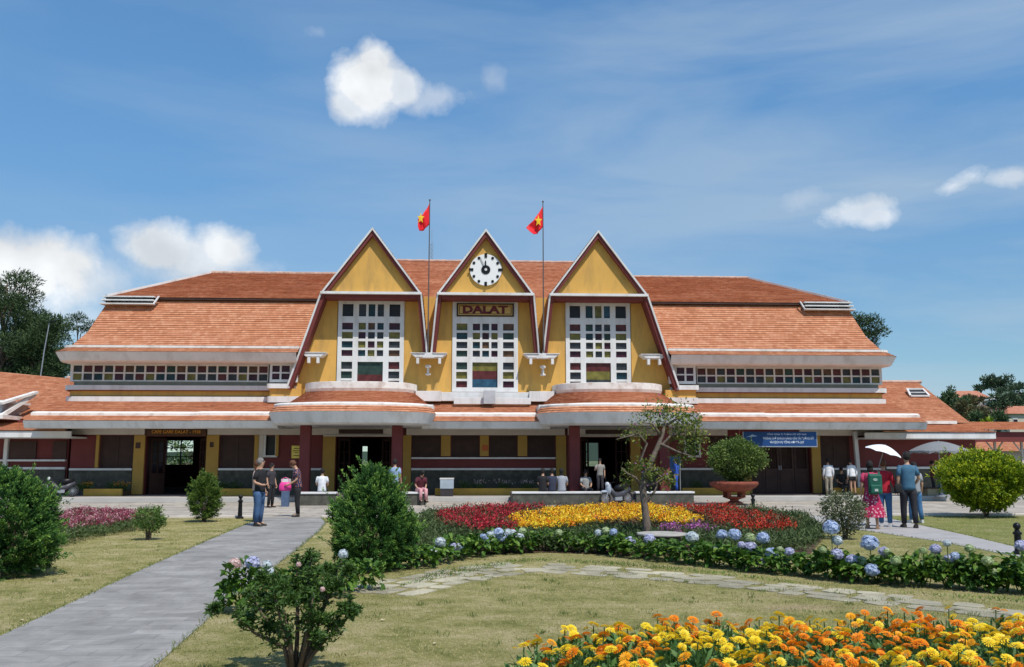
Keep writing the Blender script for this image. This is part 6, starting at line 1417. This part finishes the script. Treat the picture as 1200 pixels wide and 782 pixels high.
o = grass('grass', lawnA, 1100, .024, 1, [PATHL, BEDF]); tag(o, 'short dry grass of the lawn between the two paths', 'grass')
o = grass('grass', [(-16, -33), (-5, -33), (-5.8, -24), (-6.4, -13), (-17, -13)], 330, .034, 2, [PATHL]); tag(o, 'short dry grass of the lawn left of the left path', 'grass')
o = grass('grass', [(8.8, -27), (12, -27), (20, -20), (20, -12.7), (11.6, -12.7)], 120, .04, 3, [PATHR]); tag(o, 'short grass of the lawn right of the right path', 'grass')
o = grass('weeds', g4([(460, 690), (520, 668), (620, 655), (760, 662), (900, 678), (1000, 692), (1200, 702), (1200, 708), (1050, 696), (900, 682), (760, 666), (620, 658), (480, 686)], 0), 420, .055, 4); tag(o, 'longer green weeds along the front of the hydrangea row', 'weeds'); o.data.materials[0] = HYDL
tx, ty, tz = [], [], []
for k in range(420):
    x = rnd.uniform(-4.0, 8.3) if k % 3 else rnd.uniform(-13, -6.2); y = rnd.uniform(-33, -14) if k % 2 else rnd.uniform(-32.5, -25)
    if inpoly(np.array([x]), np.array([y]), PATHL)[0] or inpoly(np.array([x]), np.array([y]), PATHR)[0] or inpoly(np.array([x]), np.array([y]), BEDF)[0]: continue
    q = rnd.randint(10, 34); r_ = rnd.uniform(.02, .09); tx += [x+rnd.gauss(0, r_) for _ in range(q)]; ty += [y+rnd.gauss(0, r_) for _ in range(q)]
for poly in (PATHL, PATHR):
    for (a, b_) in zip(poly, poly[1:]):
        L_ = math.hypot(b_[0]-a[0], b_[1]-a[1])
        if abs(a[1]-b_[1]) < .3: continue
        for _ in range(int(L_*55)):
            t = rnd.random(); o_ = abs(rnd.gauss(0, .04))+.0; cxp = sum(p[0] for p in poly)/len(poly); sg = 1 if (a[0]+b_[0])/2 > cxp-.2*(0) and poly.index(a) >= len(poly)//2 else -1
            tx.append(a[0]+(b_[0]-a[0])*t+rnd.gauss(0, .025)); ty.append(a[1]+(b_[1]-a[1])*t)
n = len(tx); P = np.stack([np.array(tx), np.array(ty), np.full(n, .004)], 1); D = rng.normal(0, .6, (n, 3)); D[:, 2] = 1
o = foliage('grass_tufts', P, D, rng.uniform(.025, .065, n), np.full(n, .008), np.clip(rng.normal(.35, .2, n), 0, 1), attr_mat('tuft_blades', (.06, .10, .02), (.17, .22, .05), .8, .25, (.42, .38, .16)), wide=.35, tipup=.3); tag(o, 'longer grass tufts scattered over the lawns and along the path edges', 'grass', None, 'stuff')
lm = raw_mesh('leaf', np.array([(0, 0, .012), (.05, .022, .03), (.11, 0, .012), (.05, -.03, .02)]), np.array([[0, 1, 2, 3]]), np.array([.5]*4), mat('fallen_leaf', (.55, .45, .28), .8))
for k, (u, v, wh) in enumerate(((445, 729, 'on the lawn right of the foreground shrub'), (508, 757, 'on the bare lawn left of the front flower bed'), (176, 668, 'at the middle of the left lawn edge'), (27, 729, 'on the left lawn near the bottom left'), (575, 690, 'on the lawn just below the stone path'))):
    x, y = ux(u, v); o = link('fallen_leaf', lm); o.scale = (.7, .7, .5); o.location = (x, y, .012); o.rotation_euler = (rnd.uniform(-.2, .2), 0, rnd.uniform(0, 6)); tag(o, 'pale dry fallen leaf lying '+wh, 'leaf', 'fallen leaves')
# stone path set in the grass
b = MB(); stm = slab_mat('flat_stones', (.38, .345, .25), .7, .5, (.3, .27, .2), .2, .001)
cl_ = [Vector(gr(u, v)).xy for u, v in STONEC]; 
for row in (-.55, -.18, .18, .55):
    s_ = rnd.uniform(0, .3)
    for (p, q) in zip(cl_, cl_[1:]):
        d = (q-p); L_ = d.length; d.normalize(); nn = Vector((-d.y, d.x)); t = s_
        while t < L_:
            w = rnd.uniform(.30, .72); h = rnd.uniform(.12, .19)
            if rnd.random() < (1. if p.x < 1 else .86):
                c = p+d*(t+w/2)+nn*(row*(.85 if p.x < 1 else .62)+rnd.uniform(-.06, .06)); poly = []
                for k in range(8): a = 2*math.pi*k/8+rnd.uniform(-.15, .15); r1 = rnd.uniform(.82, 1.05); v_ = d*math.copysign(abs(math.cos(a))**.6, math.cos(a))*w*.5*r1+nn*math.copysign(abs(math.sin(a))**.6, math.sin(a))*h*r1; poly.append((c.x+v_.x, c.y+v_.y))
                b.slab(poly, .001, rnd.uniform(.007, .013))
            t += w+rnd.uniform(.01, .05)
        s_ = t-L_
o = b.build('stepping_stone_path', stm); tag(o, kind='structure')

# ------------------------------------------------------------------ background trees, hill, houses
def pine(label, x, y, H, z0, pads, tr, nper=480, L=.30, W_=.06, cat='pine tree', name='pine_tree', m=PINE, group=None, gz=0.):
    T = thing(name, label, cat, (x, y, gz), 0, group); b = MB(); pts = [(0, 0, 0), (rnd.uniform(-.2, .2), 0, H*.4), (rnd.uniform(-.3, .3), 0, H*.75), (0, 0, H*.97)]; b.tube(pts, [tr, tr*.8, tr*.5, tr*.15], 8); b.build('trunk', BARK, T, smooth=True)
    Ps, Ds, Ts = [], [], []
    lb = MB()
    for (dx, dy, dz, r_) in pads:
        n = int(nper*r_*r_); zb = max(z0, dz-r_*.9); lb.tube([(0, 0, zb*.9), (dx*.6, dy*.6, (zb*.9+dz)/2), (dx, dy, dz-.15*r_)], [tr*.35, tr*.22, .03], 5)
        c = rng.normal(0, 1, (n, 3)); c = c/np.linalg.norm(c, axis=1, keepdims=True)*(rng.random((n, 1))**.45); c[:, 2] *= .55; c += .12*np.sin(c[:, ::-1]*6)
        Ps.append(c*r_+np.array([dx, dy, dz])); d = c+rng.normal(0, .5, (n, 3)); d[:, 2] += .5; Ds.append(d); Ts.append(np.clip(rng.normal(.4, .18, n)+.15*c[:, 2], 0, 1))
    lb.build('limb', BARK, T); Ps = np.concatenate(Ps); n = len(Ps)
    foliage('crown', Ps, np.concatenate(Ds), rng.uniform(.6, 1.3, n)*L, rng.uniform(.7, 1.3, n)*W_, np.concatenate(Ts), m, T); return T
def padset(n, H, z0, R_, r0, taper=.6):
    out = []
    for k in range(n):
        t = (k+.5)/n; z = z0+(H-z0)*t; rr = R_*(1-t*taper)*math.sqrt(rnd.random()*.9+.1); a = rnd.uniform(0, 6.28); out.append((rr*math.cos(a), rr*math.sin(a), z, r0*rnd.uniform(.7, 1.2)*(1-.3*t)))
    return out
for k, (u, Y, H, R_, n, z0, lab) in enumerate([(-8, 24, 14.4, 3.6, 26, 4, 'tall dense pine at the left edge behind the wing'), (20, 27, 13.4, 2.6, 20, 4, 'second pine from the left behind the wing'), (42, 23, 11.2, 1.9, 16, 4.0, 'lower pine right of the tall pines and left of the lamp'),
                                              (48, 30, 9.8, 1.8, 12, 4.0, 'pine standing directly behind the curved street lamp'), (30, 34, 10.6, 3.0, 18, 4.0, 'background pine filling the gap behind the left pines'), (-70, 26, 13, 3, 14, 4, 'pine outside the left edge beyond the others')]):
    x = sx(u, Y); pine(lab, x, Y, H, z0, padset(n+12, H, z0, R_*1.05, 1.5, .45), .22)
x = sx(82, 30)
pine('slender pine with a small flat crown just left of the station roof', x, 30, 12.0, 7, [(-.2, 0, 12.3, .8), (.9, 0, 11.7, .7), (-.9, 0, 11.6, .6), (.2, 0, 11.5, .5), (1.3, .2, 11.4, .5), (-1.2, 0, 9.9, .55), (-.6, 0, 8.8, .5)], .14, 900, .22, .05)
for (u, Y, pads, lab) in ((1012, 14, [(-1.7, 0, 10.7, .75), (-.9, 0, 10.4, .8), (0, 0, 10.1, .75), (.8, 0, 10.0, .8), (1.3, 0, 9.4, .7), (.5, 0, 9.2, .6), (-.3, 0, 9.4, .8), (-.6, 0, 8.7, .8), (.9, 0, 8.7, .45), (-1.3, .3, 9.6, .9)], 'leaning pine crown showing behind the right end of the main roof'),):
    pine(lab, sx(u, Y), Y, 9.6, 6, pads, .2, 1300, .20, .05)
hilltree_later = True
# hill
hb = MB(); n = 40
def hz_(x, y): return 19*math.exp(-((x-150)**2/(2*50**2)+(y-175)**2/(2*62**2)))
for j in range(n+1):
    for i in range(n+1): x, y = 30+260*i/n, 20+330*j/n; hb.v.append((x, y, -.3+hz_(x, y)*min(1, (x-30)/20)))
for j in range(n):
    for i in range(n): a = j*(n+1)+i; hb.f.append([a, a+1, a+n+2, a+n+1]); hb.m.append(0)
tag(hb.build('hill', mat('hill_green', (.07, .10, .035), .95, .4, .25, 0, 1), smooth=True), kind='structure')
hb = MB()
for i in range(60):
    for (dz, yy) in ((-2, 640), (0, 0)):
        a = i/59*6.28
        x, y = 700*math.cos(a), 700*math.sin(a); hb.v.append((x, y, -3 if dz else 9+7*math.sin(a*5+1)+5*math.sin(a*11)))
for i in range(59): a = 2*i; hb.f.append([a, a+2, a+3, a+1]); hb.m.append(0)
tag(hb.build('hills', mat('far_hills', (.05, .08, .06), .95, .3, .02)), kind='structure')
def house(label, u0, u1, vtop, vroof, vbase, Y, wallm, roofm, nwin=3, name='house'):
    a = at(u0, vtop, Y); c = at(u1, vbase, Y); e = at(u0, vroof, Y)[2]; x0, x1, zt, zb = a[0], c[0], a[2], c[2]; T = thing(name, label, 'house'); d = (x1-x0)*.7
    MB().box(x0+.4, x1-.4, Y+.4, Y+d, min(zb, hz_(x0, Y))-1, e).build('wall', wallm, T)
    r_ = MB(); m = (x1-x0)*.22; r_.tiles([(x0+m, Y+d/2, zt), (x1-m, Y+d/2, zt)], [(x0, Y, e), (x1, Y, e)], .35); r_.tiles([(x0+m, Y+d/2, zt), (x0+m, Y+d/2+.01, zt)], [(x0, Y, e), (x0, Y+d+.4, e)], .35); r_.tiles([(x1-m, Y+d/2, zt), (x1-m, Y+d/2+.01, zt)], [(x1, Y, e), (x1, Y+d+.4, e)], .35); r_.tiles([(x0+m, Y+d/2, zt), (x1-m, Y+d/2, zt)], [(x0, Y+d+.4, e), (x1, Y+d+.4, e)], .35)
    r_.build('roof', roofm, T)
    for k in range(nwin):
        xx = x0+(x1-x0)*(k+.7)/(nwin+.4); w = (x1-x0)*.06; f = MB().box(xx-w, xx+w, Y+.34, Y+.42, e-2.0, e-.7).build('window', WHT, T); MB().box(xx-w*.8, xx+w*.8, Y+.30, Y+.335, e-1.85, e-.85).build('pane', GLS['dark'], f)
FT = tile_mat('far_tiles', (.40, .15, .09), (.50, .21, .13), (.60, .29, .2), (.25, .12, .09)); CRM = mat('cream_render', (.55, .48, .38), .9, .08, .3)
house('orange-roofed house at the top of the hill', 1120, 1163, 457, 466, 474, 135, CRM, FT)
house('small white house between the hilltop trees', 1160, 1184, 464, 469, 482, 128, WHT, mat('white_roof', (.6, .6, .6), .8), 2)
house('orange-roofed cream house at the right edge below the pines', 1180, 1232, 475, 485, 505, 95, CRM, FT, 3)
house('house with a dull maroon roof in the middle of the hillside', 1150, 1178, 474, 483, 494, 110, mat('grey_render', (.30, .27, .26), .9), mat('maroon_roof', (.16, .09, .09), .9, .2, 1.), 2)
BUSH = attr_mat('hill_foliage', (.035, .07, .03), (.09, .14, .055), .8, .15, (.17, .20, .09)); BUSHB = attr_mat('hill_foliage_dry', (.07, .06, .03), (.16, .14, .06), .8, .15, (.26, .22, .11))
PINEH = attr_mat('hazed_pine_needles', (.03, .055, .035), (.075, .12, .06), .8, .15, (.14, .19, .09))  # distance haze put into the needle colour, paler and bluer
def hilltree(label, u, v0, v1, Y, wpx, m, flat=False, n=8):
    p = at(u, v1, Y); q = at(u, v0, Y); gz = hz_(p[0], Y)-.5; k = (Y-CY)/F; R_ = wpx*k/2; H = q[2]-gz; zlow = max(p[2]-gz, .5)
    pads = [(rnd.uniform(-1, 1)*R_*.7, rnd.uniform(-1, 1)*R_*.6, zlow+(H-zlow)*(.15+.8*((i+.5)/n)) if not flat else H-(H-zlow)*rnd.uniform(.1, .8), R_*rnd.uniform(.38, .6)) for i in range(n)]
    pine(label, p[0], Y, H*.92, zlow*.6, pads, .25, 110 if R_ > 2 else 200, .6, .2, 'tree', 'hill_tree', m, None, gz)
for a in [('broad umbrella pine on the hill right of the orange-roofed house', 1172, 441, 470, 118, 34, PINEH, True, 12), ('dark pine at the right edge on the hill', 1197, 448, 480, 112, 26, PINEH, True, 10), ('small pointed fir left of the hilltop house', 1113, 453, 468, 100, 10, PINEH, False, 6),
          ('dark green tree below the pointed fir', 1108, 462, 485, 88, 26, BUSH), ('rounded bush on the slope above the skylight roof', 1124, 468, 490, 86, 24, BUSH), ('dry brown-green tree in the middle of the slope', 1134, 472, 500, 80, 26, BUSHB), ('olive tree right of the dry tree on the slope', 1152, 478, 502, 76, 24, BUSHB),
          ('green tree just above the shelter roof', 1142, 484, 502, 66, 18, BUSH), ('grey-green tree left of the cream house', 1168, 484, 504, 74, 20, BUSH), ('pine trunk tree in front of the maroon-roofed house', 1170, 462, 482, 98, 22, PINEH, True, 8), ('hilltop tree behind the orange-roofed house', 1150, 452, 460, 150, 14, PINEH, True, 6),
          ('dark tree between the two hill houses', 1186, 462, 482, 106, 26, PINEH, True, 8), ('tree low on the slope at the far left of the hill', 1092, 470, 492, 78, 20, BUSH), ('yellowish shrub tree under the hilltop house', 1140, 465, 478, 120, 22, BUSHB), ('bright lime bush behind the shelter roof', 1158, 492, 500, 60, 10, YGR)]:
    hilltree(*a)
for lab, x_, y_ in (('green tree seen through the rear window of the cafe', -19.5, 24), ('second green tree seen beyond the cafe window', -23.5, 27)):
    pine(lab, x_, y_, 5.5, 1.5, padset(9, 5.5, 1.2, 1.8, 1.0), .15, 260, .25, .1, 'tree', 'broadleaf_tree', GRE)
